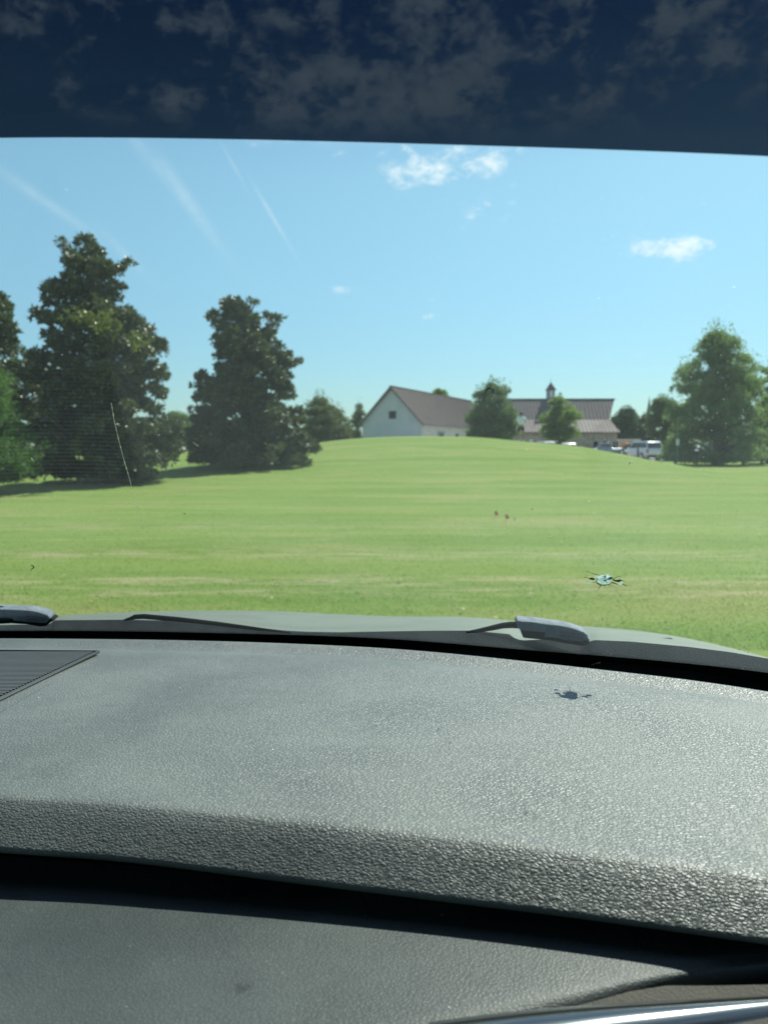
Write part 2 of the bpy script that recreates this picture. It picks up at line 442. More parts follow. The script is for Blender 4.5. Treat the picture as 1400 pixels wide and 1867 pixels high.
def make_tree(name, label, cat, group, uc, Yd, prof, kind, M, ncl=110, per=30, rc=(.45, .8), leaf=(.2, .09), depth=1.0, base=None, extra=(), limbs=26, twig=0.0, lift=0.0, shrink=.2, gap=None):
    """prof: list of (v, u_left, u_right) outline rows read at the tree's distance, top to bottom"""
    x0 = ux(uc, Yd); z0 = float(tz(x0, Yd)) if base is None else base
    root = empty(name, (x0, Yd, z0), label, cat, group)
    zs = np.array([at_y(700, v, Yd).z - z0 for v, a, b in prof])[::-1]
    zs[0] = max(zs[0], lift)
    rl = np.array([x0 - ux(a, Yd) for v, a, b in prof])[::-1]; rr = np.array([ux(b, Yd) - x0 for v, a, b in prof])[::-1]
    H = zs[-1]
    # clump centres, spread over the surface with some inside
    zq = np.linspace(zs[0], zs[-1], 200); wq = np.interp(zq, zs, (rl + rr) / 2) + .25; cw = np.cumsum(wq); cw /= cw[-1]
    cen = []; rad = []
    k = 0
    while len(cen) < ncl and k < ncl * 40:
        k += 1
        z = float(np.interp(rng.random(), cw, zq)); a = rng.random() * 2 * math.pi
        L_, R_ = np.interp(z, zs, rl), np.interp(z, zs, rr); mid = (R_ - L_) / 2; half = max((L_ + R_) / 2, .05)
        r = rng.uniform(*rc) * (1.0 + shrink * .25 - shrink * z / H); r = min(r, half * .8 + .10)
        rho = math.sqrt(rng.uniform(.10, 1.0)) if k % 4 else rng.uniform(0, .6)
        q = max(half - r * .55, 0) * rho
        c_ = np.array([mid + math.cos(a) * q, math.sin(a) * q * depth, min(max(z, zs[0] + r * .75), H - r * .5)])
        if any(np.linalg.norm(c_ - o) < .42 * r for o in cen): continue
        cen.append(c_); rad.append(r)
    for (u, v, r) in extra:
        pnt = at_y(u, v, Yd); cen.append(np.array([pnt.x - x0, rng.uniform(-.2, .2), pnt.z - z0])); rad.append(r)
    cen = np.array(cen); rad = np.array(rad); n = len(cen)
    cnt = np.maximum(4, (per * np.clip(rad / np.mean(rad), .25, 1.6) ** 2)).astype(int) if extra else np.full(n, per)
    idx = np.repeat(np.arange(n), cnt); N_ = len(idx)
    d = unit(rng.normal(size=(N_, 3)))
    d[:, 2] = np.where(d[:, 2] < -.3, -d[:, 2] * .5, d[:, 2]); d = unit(d)
    pts = cen[idx] + d * (rad[idx] * rng.uniform(.35, 1.0, N_) ** .6)[:, None] * np.array([1, 1, .82])
    outw = unit(d + .5 * unit(cen[idx] * np.array([1, 1, 0]) + 1e-6) + np.array([0, 0, .35]))
    if kind == 'rosette':
        m = 10; ii = np.repeat(np.arange(N_), m)
        ax = unit(outw[ii] * rng.uniform(.15, 1.0, len(ii))[:, None] + unit(rng.normal(size=(len(ii), 3))) * .85)
        Vv, Ff = leaves_np(pts[ii] + rng.normal(0, .03, (len(ii), 3)), ax, rng.uniform(.7, 1.15, len(ii)) * leaf[0], rng.uniform(.8, 1.1, len(ii)) * leaf[1])
    elif kind == 'spray':   # feathery drooping sprays
        m = 9; ii = np.repeat(np.arange(N_), m)
        ax = unit(outw[ii] * np.array([1, 1, .1]) + rng.normal(0, .35, (len(ii), 3)) + np.array([0, 0, -.25]))
        off = outw[ii] * rng.uniform(0, .35, len(ii))[:, None]
        Vv, Ff = leaves_np(pts[ii] + off, ax, rng.uniform(.6, 1.2, len(ii)) * leaf[0], leaf[1], .1)
    else:
        m = 9; ii = np.repeat(np.arange(N_), m)
        ax = unit(rng.normal(size=(len(ii), 3)) + outw[ii] * .4)
        Vv, Ff = leaves_np(pts[ii] + rng.normal(0, .085, (len(ii), 3)) * (leaf[0] / .15), ax, rng.uniform(.6, 1.2, len(ii)) * leaf[0], rng.uniform(.8, 1.2, len(ii)) * leaf[1])
    if twig:
        # upright shoots that break up the outline
        tp = cen[idx[::3]] + np.array([0, 0, 1.0]) * (rad[idx[::3]] * .7)[:, None]
        q = len(tp); hh = rng.random(q) * twig; sx = rng.normal(0, 1, (q, 3)) * .55 * rad[idx[::3]][:, None]; sx[:, 2] = hh
        sx[:, :2] *= (1 - hh / twig * .75)[:, None]
        V2, F2 = leaves_np(tp + sx, unit(rng.normal(0, .6, (q, 3)) + np.array([0, 0, 1.0])), leaf[0], leaf[1])
        Ff = np.concatenate([Ff, F2 + len(Vv)]); Vv = np.concatenate([Vv, V2])
    if gap is not None:     # an opening between the boughs
        q4 = Vv.reshape(-1, 4, 3).mean(1); keep = ~((((q4[:, 0] - gap[0]) / gap[2]) ** 2 + ((q4[:, 2] - gap[1]) / gap[3]) ** 2) < 1)
        Vv = Vv.reshape(-1, 4, 3)[keep].reshape(-1, 3); i4 = np.arange(keep.sum())[:, None] * 4
        Ff = np.concatenate([i4 + [[0, 1, 2]], i4 + [[0, 2, 3]]], 1).reshape(-1, 3)
    low_ = Vv[:, 2] < .02
    Vv[low_, 2] = .02 + rng.random(low_.sum()) * .12
    link('crown', mesh_np('crown', Vv, Ff), M, root)
    tm = MB(); rt = .035 * H + .03
    tm.tube([(0, 0, -.15), (.02, 0, H * .15), (-.03, .03, H * .4), (0, 0, H * .7), (0, 0, H * .92)], [rt * 1.3, rt, rt * .75, rt * .4, rt * .1], 9)
    order = list(rng.permutation(n)[:limbs]) + list(range(n - len(extra), n))
    for j in order:
        c_ = cen[j]; zb = max(.1 * H, c_[2] - .55 * math.hypot(c_[0], c_[1])) ; zb = min(zb, H * .85)
        midp = np.array([c_[0] * .5, c_[1] * .5, zb * .45 + c_[2] * .55 - .05])
        tm.tube([(0, 0, zb), tuple(midp), tuple(c_)], [rt * .38, rt * .22, rt * .08], 5)
    tm.build('trunk', bark, root, smooth=True)
    return root


mg = 'dark glossy magnolia trees on the lawn'
mag1 = make_tree('magnolia_tree', 'tallest dark magnolia with twin tips, a yellowish patch high in its crown', 'tree', mg, 190, 27.0,
          [(434, 160, 174), (452, 146, 190), (465, 125, 205), (483, 120, 237), (500, 118, 226), (517, 106, 245), (532, 92, 240), (545, 82, 232), (560, 90, 222), (572, 84, 270), (582, 86, 292), (600, 88, 293), (616, 96, 296),
           (628, 95, 315), (650, 82, 300), (664, 70, 285), (678, 65, 318), (696, 62, 300), (708, 60, 315), (730, 60, 305), (760, 60, 326), (800, 60, 331), (840, 64, 322), (872, 70, 302), (892, 90, 280)],
          'rosette', M_mag, ncl=520, per=20, rc=(.20, .40), leaf=(.19, .07), limbs=70, shrink=.5,
          extra=[(108, 437, .10), (113, 450, .10), (122, 462, .16), (167, 434, .13), (70, 565, .13), (78, 572, .12), (235, 480, .18), (143, 548, .2), (128, 478, .2), (85, 548, .18)])
M_new = leaf_mat('young_magnolia_leaf', (.09, .12, .03), (.22, .24, .07), rough=.35, trans=.2)
pts = []
for (u, v, q_) in [(150, 582, 14), (168, 588, 22), (205, 594, 20), (186, 600, 26), (215, 604, 12), (128, 583, 10), (250, 622, 12), (140, 812, 12), (176, 838, 10), (195, 592, 20)]:
    b_ = at_y(u, v, 27.0 - 1.9) - mag1.location
    for _ in range(q_): pts.append((b_.x + rng.normal(0, .10), b_.y + rng.normal(0, .25), b_.z + rng.normal(0, .12)))
pts = np.repeat(np.array(pts), 7, 0)
V_, F_ = leaves_np(pts, unit(rng.normal(size=(len(pts), 3)) + np.array([0, -.4, .5])), .19, .07)
link('young_leaves', mesh_np('young_leaves', V_, F_), M_new, mag1)
make_tree('magnolia_tree', 'dark conical magnolia standing alone just left of the grassy hill', 'tree', mg, 452, 33.0,
          [(549, 408, 468), (561, 412, 470), (572, 402, 478), (580, 386, 513), (601, 390, 513), (612, 386, 508), (629, 377, 526), (645, 384, 534), (661, 392, 545), (672, 390, 535), (688, 366, 540), (705, 355, 532), (718, 366, 538),
           (735, 362, 550), (759, 350, 562), (791, 340, 568), (819, 338, 582), (835, 342, 576), (850, 350, 566), (868, 362, 556)],
          'rosette', M_mag, ncl=470, per=20, rc=(.20, .40), leaf=(.19, .07), limbs=70, shrink=.5,
          extra=[(458, 549, .12), (466, 553, .14), (412, 552, .15), (386, 580, .18), (358, 703, .2), (543, 661, .18), (512, 582, .18)])
make_tree('magnolia_tree', 'dark magnolia cut by the left picture border, next to the tallest one', 'tree', mg, -15, 30.0,
          [(520, -20, 4), (545, -50, 18), (570, -70, 32), (590, -90, 50), (610, -110, 48), (625, -120, 62), (650, -125, 84), (690, -130, 92), (740, -130, 95), (800, -130, 92), (850, -125, 84), (876, -110, 62)],
          'rosette', M_mag, ncl=240, per=22, rc=(.3, .58), leaf=(.20, .085), limbs=40)
make_tree('cypress_tree', 'light green feathery conifer in front of the magnolia at the left border', 'tree', None, -30, 22.5,
          [(688, -45, 5), (715, -80, 20), (740, -90, 34), (770, -100, 30), (795, -110, 42), (810, -115, 70), (830, -118, 82), (850, -120, 74), (870, -120, 50), (890, -110, 30)],
          'spray', M_cyp, ncl=170, per=42, rc=(.22, .45), leaf=(.13, .022), limbs=30)

dg = 'leafy trees around the barns'
make_tree('broadleaf_tree', 'round dark green tree in front of the barn, left of the person', 'tree', dg, 895, 66,
          [(702, 880, 905), (712, 868, 922), (725, 856, 936), (745, 848, 944), (770, 844, 948), (790, 846, 946), (806, 850, 944)],
          'leaf', M_dec2, ncl=110, per=42, rc=(.4, .75), leaf=(.15, .09), twig=.7, base=0.2)
make_tree('broadleaf_tree', 'small bright green tree in front of the cupola barn', 'tree', dg, 1018, 70,
          [(724, 1008, 1024), (735, 998, 1032), (750, 990, 1046), (768, 982, 1062), (780, 980, 1056), (795, 984, 1050), (806, 990, 1046)],
          'leaf', M_lite, ncl=75, per=36, rc=(.32, .6), leaf=(.15, .09), twig=.5, base=0.1)
make_tree('broadleaf_tree', 'large spreading tree on the right, tallest tree of that side', 'tree', dg, 1305, 60,
          [(608, 1288, 1300), (618, 1275, 1322), (632, 1262, 1342), (650, 1246, 1362), (668, 1232, 1374), (690, 1226, 1386), (712, 1218, 1392), (738, 1208, 1396), (765, 1204, 1398), (795, 1205, 1396), (820, 1206, 1392), (838, 1208, 1386), (850, 1216, 1372)],
          'leaf', M_dec, ncl=270, per=42, rc=(.42, .85), leaf=(.15, .09), twig=1.0, limbs=50, base=-.22, shrink=0, gap=(-.90, 1.55, .62, .42), extra=[(u_, v_, .55) for u_, v_ in [(1225, 836), (1243, 838), (1262, 840), (1280, 841), (1300, 842), (1320, 841), (1340, 839), (1362, 836), (1290, 838), (1310, 838)]])
make_tree('broadleaf_tree', 'dark tree at the right border, partly behind the large spreading one', 'tree', dg, 1425, 82,
          [(640, 1400, 1440), (655, 1385, 1460), (690, 1372, 1480), (740, 1364, 1490), (790, 1366, 1490), (832, 1375, 1480)],
          'leaf', M_dec2, ncl=120, per=40, rc=(.6, 1.1), leaf=(.2, .12), twig=.6, base=0)
make_tree('broadleaf_tree', 'low light green tree under the dark one at the right border', 'tree', dg, 1398, 68,
          [(722, 1385, 1410), (740, 1376, 1424), (765, 1366, 1440), (800, 1362, 1440), (828, 1368, 1430)],
          'leaf', M_lite, ncl=60, per=40, rc=(.4, .7), leaf=(.16, .1), base=.05)
make_tree('broadleaf_tree', 'mid green tree left of the large spreading one, beyond the white utility vehicle', 'tree', dg, 1205, 92,
          [(728, 1192, 1216), (742, 1180, 1236), (760, 1174, 1244), (785, 1170, 1246), (812, 1172, 1240), (834, 1180, 1236)],
          'leaf', M_dec2, ncl=90, per=40, rc=(.5, .9), leaf=(.2, .12), base=0, twig=.5)
make_tree('broadleaf_tree', 'round far tree between the cupola barn and the church spire', 'tree', dg, 1140, 150,
          [(748, 1130, 1148), (756, 1119, 1158), (770, 1112, 1163), (790, 1110, 1166), (815, 1112, 1166)],
          'leaf', M_far, ncl=90, per=36, rc=(.8, 1.5), leaf=(.32, .2), base=0, twig=.6)
make_tree('broadleaf_tree', 'narrow dark tree below the church spire', 'tree', dg, 1174, 140,
          [(757, 1170, 1178), (768, 1164, 1184), (785, 1158, 1190), (815, 1156, 1194)],
          'leaf', M_far, ncl=60, per=34, rc=(.7, 1.2), leaf=(.3, .2), base=0)
make_tree('broadleaf_tree', 'pale olive tree just behind the right flank of the lone magnolia', 'tree', dg, 592, 88,
          [(728, 575, 604), (740, 560, 616), (758, 550, 628), (778, 548, 640), (800, 546, 648), (820, 550, 648)],
          'leaf', M_oliv, ncl=130, per=30, rc=(.5, .9), leaf=(.18, .11), base=.2, twig=1.0)
make_tree('broadleaf_tree', 'thin olive tree against the left corner of the white barn', 'tree', dg, 652, 112,
          [(738, 650, 664), (752, 640, 668), (768, 628, 674), (788, 618, 676), (815, 614, 676)],
          'leaf', M_oliv, ncl=50, per=24, rc=(.45, .8), leaf=(.18, .11), base=.1, twig=.9)
make_tree('broadleaf_tree', 'dark bush tree glimpsed between the tallest and the lone magnolia', 'tree', dg, 330, 64,
          [(756, 312, 330), (766, 300, 346), (785, 296, 362), (805, 298, 360), (830, 305, 350)],
          'leaf', M_dec2, ncl=60, per=40, rc=(.4, .75), leaf=(.17, .1))
make_tree('broadleaf_tree', 'light tree crown peeping over the ridge of the white barn', 'tree', dg, 800, 150,
          [(712, 788, 806), (722, 778, 818), (745, 772, 826), (780, 774, 824), (812, 780, 818)],
          'leaf', M_lite, ncl=70, per=30, rc=(.8, 1.4), leaf=(.32, .2), base=0)

# low shrubs right
for i, (u, v, wdt, Yd, lab) in enumerate([(1385, 803, 26, 63, 'low dark shrub at the right border under the trees'), (1352, 812, 26, 61.5, 'low dark shrub at the foot of the large spreading tree, right side'),
                                          (1228, 812, 20, 63, 'low dark shrub at the foot of the large spreading tree, left side')]):
    make_tree('shrub', lab, 'shrub', 'low shrubs under the right trees', u, Yd, [(v, u - 8, u + 8), (v + 8, u - wdt, u + wdt), (v + 20, u - wdt - 4, u + wdt + 4), (842, u - wdt, u + wdt)],
              'leaf', M_dec2, ncl=34, per=44, rc=(.3, .5), leaf=(.13, .08), limbs=10)

# distant wood closing the horizon
n = 900
cx = rng.uniform(-420, 520, n); cy = 300 + rng.normal(0, 14, n) + np.abs(cx) * .05; topz = 8.2 + 2.0 * np.sin(cx * .05) + 1.4 * np.sin(cx * .17 + 1) + rng.normal(0, .8, n)
cz = rng.random(n) ** .7 * topz
ii = np.repeat(np.arange(n), 60); d = unit(rng.normal(size=(len(ii), 3)))
pts = np.stack([cx, cy, cz], -1)[ii] + d * rng.uniform(.6, 2.2, len(ii))[:, None]
V_, F_ = leaves_np(pts, unit(rng.normal(size=(len(ii), 3))), rng.uniform(.6, 1.1, len(ii)), .6)
tag(link('treeline', mesh_np('treeline', V_, F_), M_far), 'far wood along the horizon behind hill and barns', 'wood', kind='stuff')

# ------------------------------------------------------------------ barns
def wall_mat(name, base, board=.18, depth=.4):
    m = bpy.data.materials.new(name); m.use_nodes = True
    t = NT(m.node_tree); p = t.n['Principled BSDF']; o = t.obj()
    n = t.noise(o, .7, 6, .65); n2 = t.noise(t.mapping(o, (1, 1, 12)), 1.0, 5, .6)
    c = t.mix(t.ramp(n, .3, .7), tuple(b * .86 for b in base) + (1,), (*base, 1))
    c = t.mix(t.math('MULTIPLY', t.ramp(n2, .5, .8), .25), c, tuple(b * .7 for b in base) + (1,))
    s_ = t.new('ShaderNodeSeparateXYZ'); t.l.new(o, s_.inputs[0])
    saw = t.math('FRACT', t.math('DIVIDE', s_.outputs[2], board))
    c = t.mix(t.math('LESS_THAN', saw, .1), c, tuple(b * .75 for b in base) + (1,))
    t.l.new(c, p.inputs['Base Color']); p.inputs['Roughness'].default_value = .7
    bn = t.new('ShaderNodeBump'); bn.inputs['Strength'].default_value = depth; bn.inputs['Distance'].default_value = .03
    t.l.new(saw, bn.inputs['Height']); t.l.new(bn.outputs[0], p.inputs['Normal'])
    return m


roofm = mat('brown_metal_roof', (.125, .100, .095), .7, spec=.2, metal=0, var=.22, vscale=.5, bump=.1, bscale=3)
seamm = mat('roof_seam_metal', (.14, .115, .11), .7, spec=.2, metal=0, var=.15)
sidew = wall_mat('shade_tinted_siding', (.60, .66, .68))  # white siding with the bluish shade put into its colour
sunw = wall_mat('sun_tinted_siding', (.74, .71, .60))  # same white siding with warm sunlight put into its colour
trimm = mat('white_trim', (.74, .74, .72), .5, var=.06)
darkw = mat('dark_window_glass', (.012, .015, .018), .45, spec=.2)
stonem = mat('beige_stone_wall', (.46, .40, .31), .9, var=.35, vscale=3.0, bump=.6, bscale=8)
greytrim = mat('grey_trim', (.25, .27, .28), .6, var=.1)

# white gabled barn; local frame: x to the right along the gable, y along the ridge (away)
Y0 = 100.0
yaw = -math.atan2(610, F)
barn = empty('barn', (ux(714, Y0), Y0, 0), 'white gabled barn with brown metal roof on the hill crest', 'barn', None, yaw)
hw, eave, apex, Lb = 4.02, 4.42, 8.75, 34.0
eL = 4.3
wl = MB().prism([(-hw, 0, 0), (hw, 0, 0), (hw, 0, eave), (0, 0, apex - .12), (-hw, 0, eave)], (0, .2, 0))
wl.box((0, Lb, 2.2), (2 * hw, .2, 4.4)); wl.box((-hw + .1, Lb / 2, eave / 2 - .05), (.2, Lb - .3, eave - .1))
wl.build('gable_wall', sidew, barn)
MB().box((hw - .09, Lb / 2, eave / 2 - .05), (.2, Lb - .45, eave - .12)).build('side_wall', sunw, barn)
sl = math.atan2(apex - eave, hw)


def roof_slab(bld, x0_, z0_, x1_, z1_, y0_, y1_, th=.14, y0b=None, y1b=None, seam=.45, names=('roof', 'seam')):
    """sloped slab between (x0,z0) and (x1,z1); ends may slant (y0b, y1b at the second edge). returns slab, seams"""
    y0b = y0_ if y0b is None else y0b; y1b = y1_ if y1b is None else y1b
    dx_, dz_ = x1_ - x0_, z1_ - z0_; L_ = math.hypot(dx_, dz_); nx, nz = -dz_ / L_, dx_ / L_
    if nz < 0: nx, nz = -nx, -nz
    t_ = Vector((nx, 0, nz)) * th
    a, b, c_, d_ = Vector((x0_, y0_, z0_)), Vector((x1_, y0b, z1_)), Vector((x1_, y1b, z1_)), Vector((x0_, y1_, z0_))
    s1 = MB().prism([a, b, c_, d_], t_); r = s1.build(names[0], roofm, bld)
    s2 = MB(); lo, hi = min(y0_, y0b), max(y1_, y1b); y = lo + .2
    while y < hi - .1:
        # clip the seam to the slanted ends
        def lim(ya, yb):
            return None if abs(yb - ya) < 1e-6 else (y - ya) / (yb - ya)
        f0, f1_ = 0.0, 1.0
        k = lim(y0_, y0b)
        if k is not None:
            if y0b > y0_ and y < y0b: f1_ = min(f1_, k)
            if y0b < y0_ and y < y0_: f0 = max(f0, k)
        k = lim(y1_, y1b)
        if k is not None:
            if y1b < y1_ and y > y1b: f1_ = min(f1_, k)
            if y1b > y1_ and y > y1_: f0 = max(f0, k)
        if f1_ - f0 > .05:
            pa = a.lerp(b, f0); pb = a.lerp(b, f1_)
            pa = Vector((pa.x, y, pa.z)) + t_; pb = Vector((pb.x, y, pb.z)) + t_
            q = Vector((0, .025, 0)); up_ = Vector((nx, 0, nz)) * .05
            s2.add([pa - q, pa + q, pb + q, pb - q, pa - q + up_, pa + q + up_, pb + q + up_, pb - q + up_],
                   [(0, 1, 5, 4), (1, 2, 6, 5), (2, 3, 7, 6), (3, 0, 4, 7), (4, 5, 6, 7)])
        y += seam
    so = s2.build(names[1], seamm, r); tag(so, kind='stuff')
    return r


ov = .38
for sgn in (-1, 1):
    roof_slab(barn, sgn * (hw + ov), eave - ov * math.tan(sl), 0, apex, -.45, Lb + .4)
    MB().box((sgn * (hw + ov) / 2, -.49, (eave - ov * math.tan(sl) + apex) / 2 + .03), (math.hypot(hw + ov, apex - eave + ov), .06, .22),
             Matrix.Rotation(sgn * sl, 3, 'Y')).build('fascia', mat('brown_fascia', (.16, .12, .11), .6), barn)
MB().box((0, Lb / 2, apex + .17), (.34, Lb + .9, .10)).build('ridge_cap', seamm, barn)
wz = 5.35
fr = MB()
for (cx_, cz_, a, b) in [(0, .47, 1.0, .06), (0, -.47, 1.0, .06), (-.47, 0, .06, .88), (.47, 0, .06, .88)]: fr.box((.12 + cx_, -.03, wz + cz_), (a, .1, b))
wf = fr.build('window', greytrim, barn)
MB().box((.12, -.02, wz), (.88, .05, .88)).build('pane', darkw, wf)
# side door and windows on the right flank
dfr = MB()
dfr.box((hw + .04, 7.2, 1.75), (.08, 2.6, 3.3)); d_o = dfr.build('door', mat('grey_door', (.28, .31, .33), .6, var=.1), barn)
arch = [(hw + .085, 7.2 + 1.0 * math.cos(a), 2.1 + 1.0 * math.sin(a)) for a in np.linspace(0, math.pi, 12)]
MB().prism([(hw + .085, 8.2, 1.3)] + arch + [(hw + .085, 6.2, 1.3)], (.03, 0, 0)).build('pane', darkw, d_o)
for k, yy_ in enumerate((14, 19.5, 25, 31, 37)):
    f_ = MB().box((hw + .03, yy_, 2.5), (.1, 1.5, 1.7)).build('window', trimm, barn)
    MB().box((hw + .07, yy_, 2.5), (.06, 1.2, 1.4)).build('pane', darkw, f_)
MB().box((hw + .28, Lb / 2, eave - .42), (.14, Lb, .14)).build('gutter', trimm, barn)

# cupola barn: ridge along x (right), facing the camera; local: y' = along ridge -> use a rotated frame
YB = 125.0
ang = R(-1.2)
bb = empty('barn', (ux(1010, YB), YB, 0), 'long barn with flared brown roof, pointed right end and a cupola', 'barn', None, math.pi / 2 + math.pi + ang)
# in this frame +y runs to the right of the picture's... rotate(-90): local y -> world +x, local x -> world -y (towards the camera)
def bx_(u): return ux(u, YB) - ux(1010, YB)
zr_ = at_y(700, 729, YB).z; ze_ = at_y(700, 766, YB - 3.0).z; zl_ = at_y(700, 789, YB - 6.0).z
yl, yr = bx_(916), bx_(1110)
roofm_a, seamm_a = roofm, seamm
roofm = mat('pale_brown_metal_roof', (.185, .152, .145), .7, spec=.2, var=.2, vscale=.4); seamm = mat('pale_roof_seam', (.15, .12, .115), .7, spec=.2)
def bxd(u, d_): return ux(u, YB - d_) - ux(1010, YB)
roof_slab(bb, 3.0, ze_, 0, zr_, yl, bxd(1107, 3), y0b=yl, y1b=bx_(1114), names=('upper_roof', 'seam'), seam=.55)
roof_slab(bb, -3.0, ze_, 0, zr_, yl, bxd(1107, 3), y1b=bx_(1114), names=('upper_roof', 'seam'), seam=.55)
roof_slab(bb, 6.0, zl_, 2.95, ze_ + .02, yl, bxd(1128, 6), y1b=bxd(1107, 3), names=('lower_roof', 'seam'), seam=.55)
roof_slab(bb, -6.0, zl_, -2.95, ze_ + .02, yl, bxd(1128, 6), y1b=bxd(1107, 3), names=('lower_roof', 'seam'), seam=.55)
MB().box((0, (yl + bx_(1114)) / 2, zr_ + .16), (.3, bx_(1114) - yl, .1)).build('ridge_cap', seamm, bb)
MB().prism([(5.95, bxd(1127.5, 6), zl_ + .02), (-5.95, bxd(1127.5, 6), zl_ + .02), (-2.9, bxd(1106, 3), ze_ - .05), (2.9, bxd(1106, 3), ze_ - .05)], (0, -.1, .0)).build('end_roof', roofm, bb)
yw0, yw1 = yl + .4, bxd(1121, 5)
MB().box((5.1, (yw0 + yw1) / 2, zl_ / 2 + .25), (.3, yw1 - yw0, zl_ + .4)).box((-5.1, (yw0 + yw1) / 2, zl_ / 2 + .25), (.3, yw1 - yw0, zl_ + .4)) \
    .box((0, yw1 - .15, zl_ / 2 + .25), (9.85, .3, zl_ + .4)).box((0, yw0 + .15, zl_ / 2 + .25), (9.85, .3, zl_ + .4)).build('wall', stonem, bb)
MB().prism([(2.8, yw1 - .9, zl_ + .3), (-2.8, yw1 - .9, zl_ + .3), (-2.8, yw1 - .9, ze_ - .1), (0, yw1 - .9, zr_ - .2), (2.8, yw1 - .9, ze_ - .1)], (0, .15, 0)).build('gable_wall', sidew, bb)
for u in (1068, 1084, 1102):
    f_ = MB().box((5.28, bx_(u), 1.7), (.12, .95, 1.3)).build('window', trimm, bb)
    MB().box((5.33, bx_(u), 1.7), (.06, .75, 1.1)).build('pane', darkw, f_)
for u in (1060, 1076, 1093, 1110, 1121):
    MB().box((5.75, bxd(u, 6), zl_ / 2 - .02), (.14, .14, zl_ - .1)).build('porch_post', stonem, bb)
MB().prism([(1.1, bxd(1106, 1), zr_ - 1.15), (-1.1, bxd(1106, 1), zr_ - 1.15), (0, bx_(1114) - .1, zr_ + .08)], (0, -.6, 0)).build('hay_hood', roofm, bb)
MB().add([(1.15, bxd(1103, 1), zr_ - 1.05), (0, bx_(1104), zr_ + .14), (0, bx_(1118), zr_ + .14), (-1.15, bxd(1103, 1), zr_ - 1.05)], [(0, 2, 1), (1, 2, 3)]).build('hood_roof', roofm, bb)
# cupola
cy_ = bx_(1000); ct = at_y(700, 711, YB).z
cu = MB().box((0, cy_, (zr_ + ct) / 2 - .35), (1.15, 1.12, ct - zr_ + .7)).build('cupola', greytrim, bb)
for sx_ in (1, -1): MB().box((sx_ * .6, cy_, ct - .62), (.06, .46, .95)).build('louvre', trimm, cu)
zt = at_y(700, 696, YB).z
e_ = .76
MB().add([(-e_, cy_ - e_, ct - .05), (e_, cy_ - e_, ct - .05), (e_, cy_ + e_, ct - .05), (-e_, cy_ + e_, ct - .05), (0, cy_, zt)], [(0, 1, 2, 3), (0, 4, 1), (1, 4, 2), (2, 4, 3), (3, 4, 0)]).build('cupola_roof', mat('cupola_red_metal', (.22, .12, .11), .5, metal=.2, var=.15), cu)
MB().tube([(0, cy_, zt - .1), (0, cy_, zt + .75)], [.035, .012], 6).build('finial', greytrim, cu)

# church spire far off
st = empty('church_steeple', (ux(1178, 230), 230, 0), 'slender grey church spire rising behind the far trees', 'steeple')
MB().box((0, 0, 5.2), (1.9, 1.9, 10.4)).build('tower', mat('pale_brick', (.40, .34, .31), .8, var=.1), st)
zs_ = at_y(700, 757, 230).z; zt_ = at_y(700, 722, 230).z
k8 = [(math.cos(a) * .85, math.sin(a) * .85, zs_) for a in np.arange(8) * math.pi / 4]
MB().add(k8 + [(0, 0, zt_)], [tuple(range(8))[::-1]] + [(i, (i + 1) % 8, 8) for i in range(8)]).build('spire', mat('slate_spire', (.14, .16, .18), .5, var=.1), st)

# beige yard wall right of the cupola barn
fe = empty('yard_wall', (ux(1128, 129), 129, 0), 'low beige yard wall right of the cupola barn', 'wall')
MB().box((0, 0, 1.25), (6.4, .25, 2.5)).build('wall_panel', mat('beige_render', (.50, .44, .33), .8, var=.15, vscale=2), fe)
MB().box((0, 0, 2.56), (6.6, .35, .14)).build('coping', trimm, fe)
ob = MB().tube([(0, 0, 0), (0, 0, .1), (0, 0, 1.0), (0, 0, 1.05)], [.34, .32, .26, .2], 12).tube([(0, 0, .35), (0, 0, .55)], [.312, .295], 12)
o = ob.build('traffic_barrel', mat('orange_plastic', (.80, .25, .03), .5)); o.location = (ux(1137, 118), 118, .02)
o.scale = (1.7, 1.7, 1.9)
tag(o, 'orange barrel in front of the beige yard wall', 'barrel')

# ------------------------------------------------------------------ vehicles
glassc = mat('car_glass', (.03, .04, .045), .06, spec=.9)
rub = mat('tyre_rubber', (.02, .02, .02), .8)
rimm = mat('alloy_rim', (.55, .56, .58), .3, metal=.8)
lampr = mat('tail_lamp', (.35, .02, .015), .25); lampw = mat('head_lamp', (.8, .82, .85), .15)
chrome = mat('chrome', (.75, .76, .78), .15, metal=1.0)
plast = mat('black_plastic', (.025, .025, .025), .6)


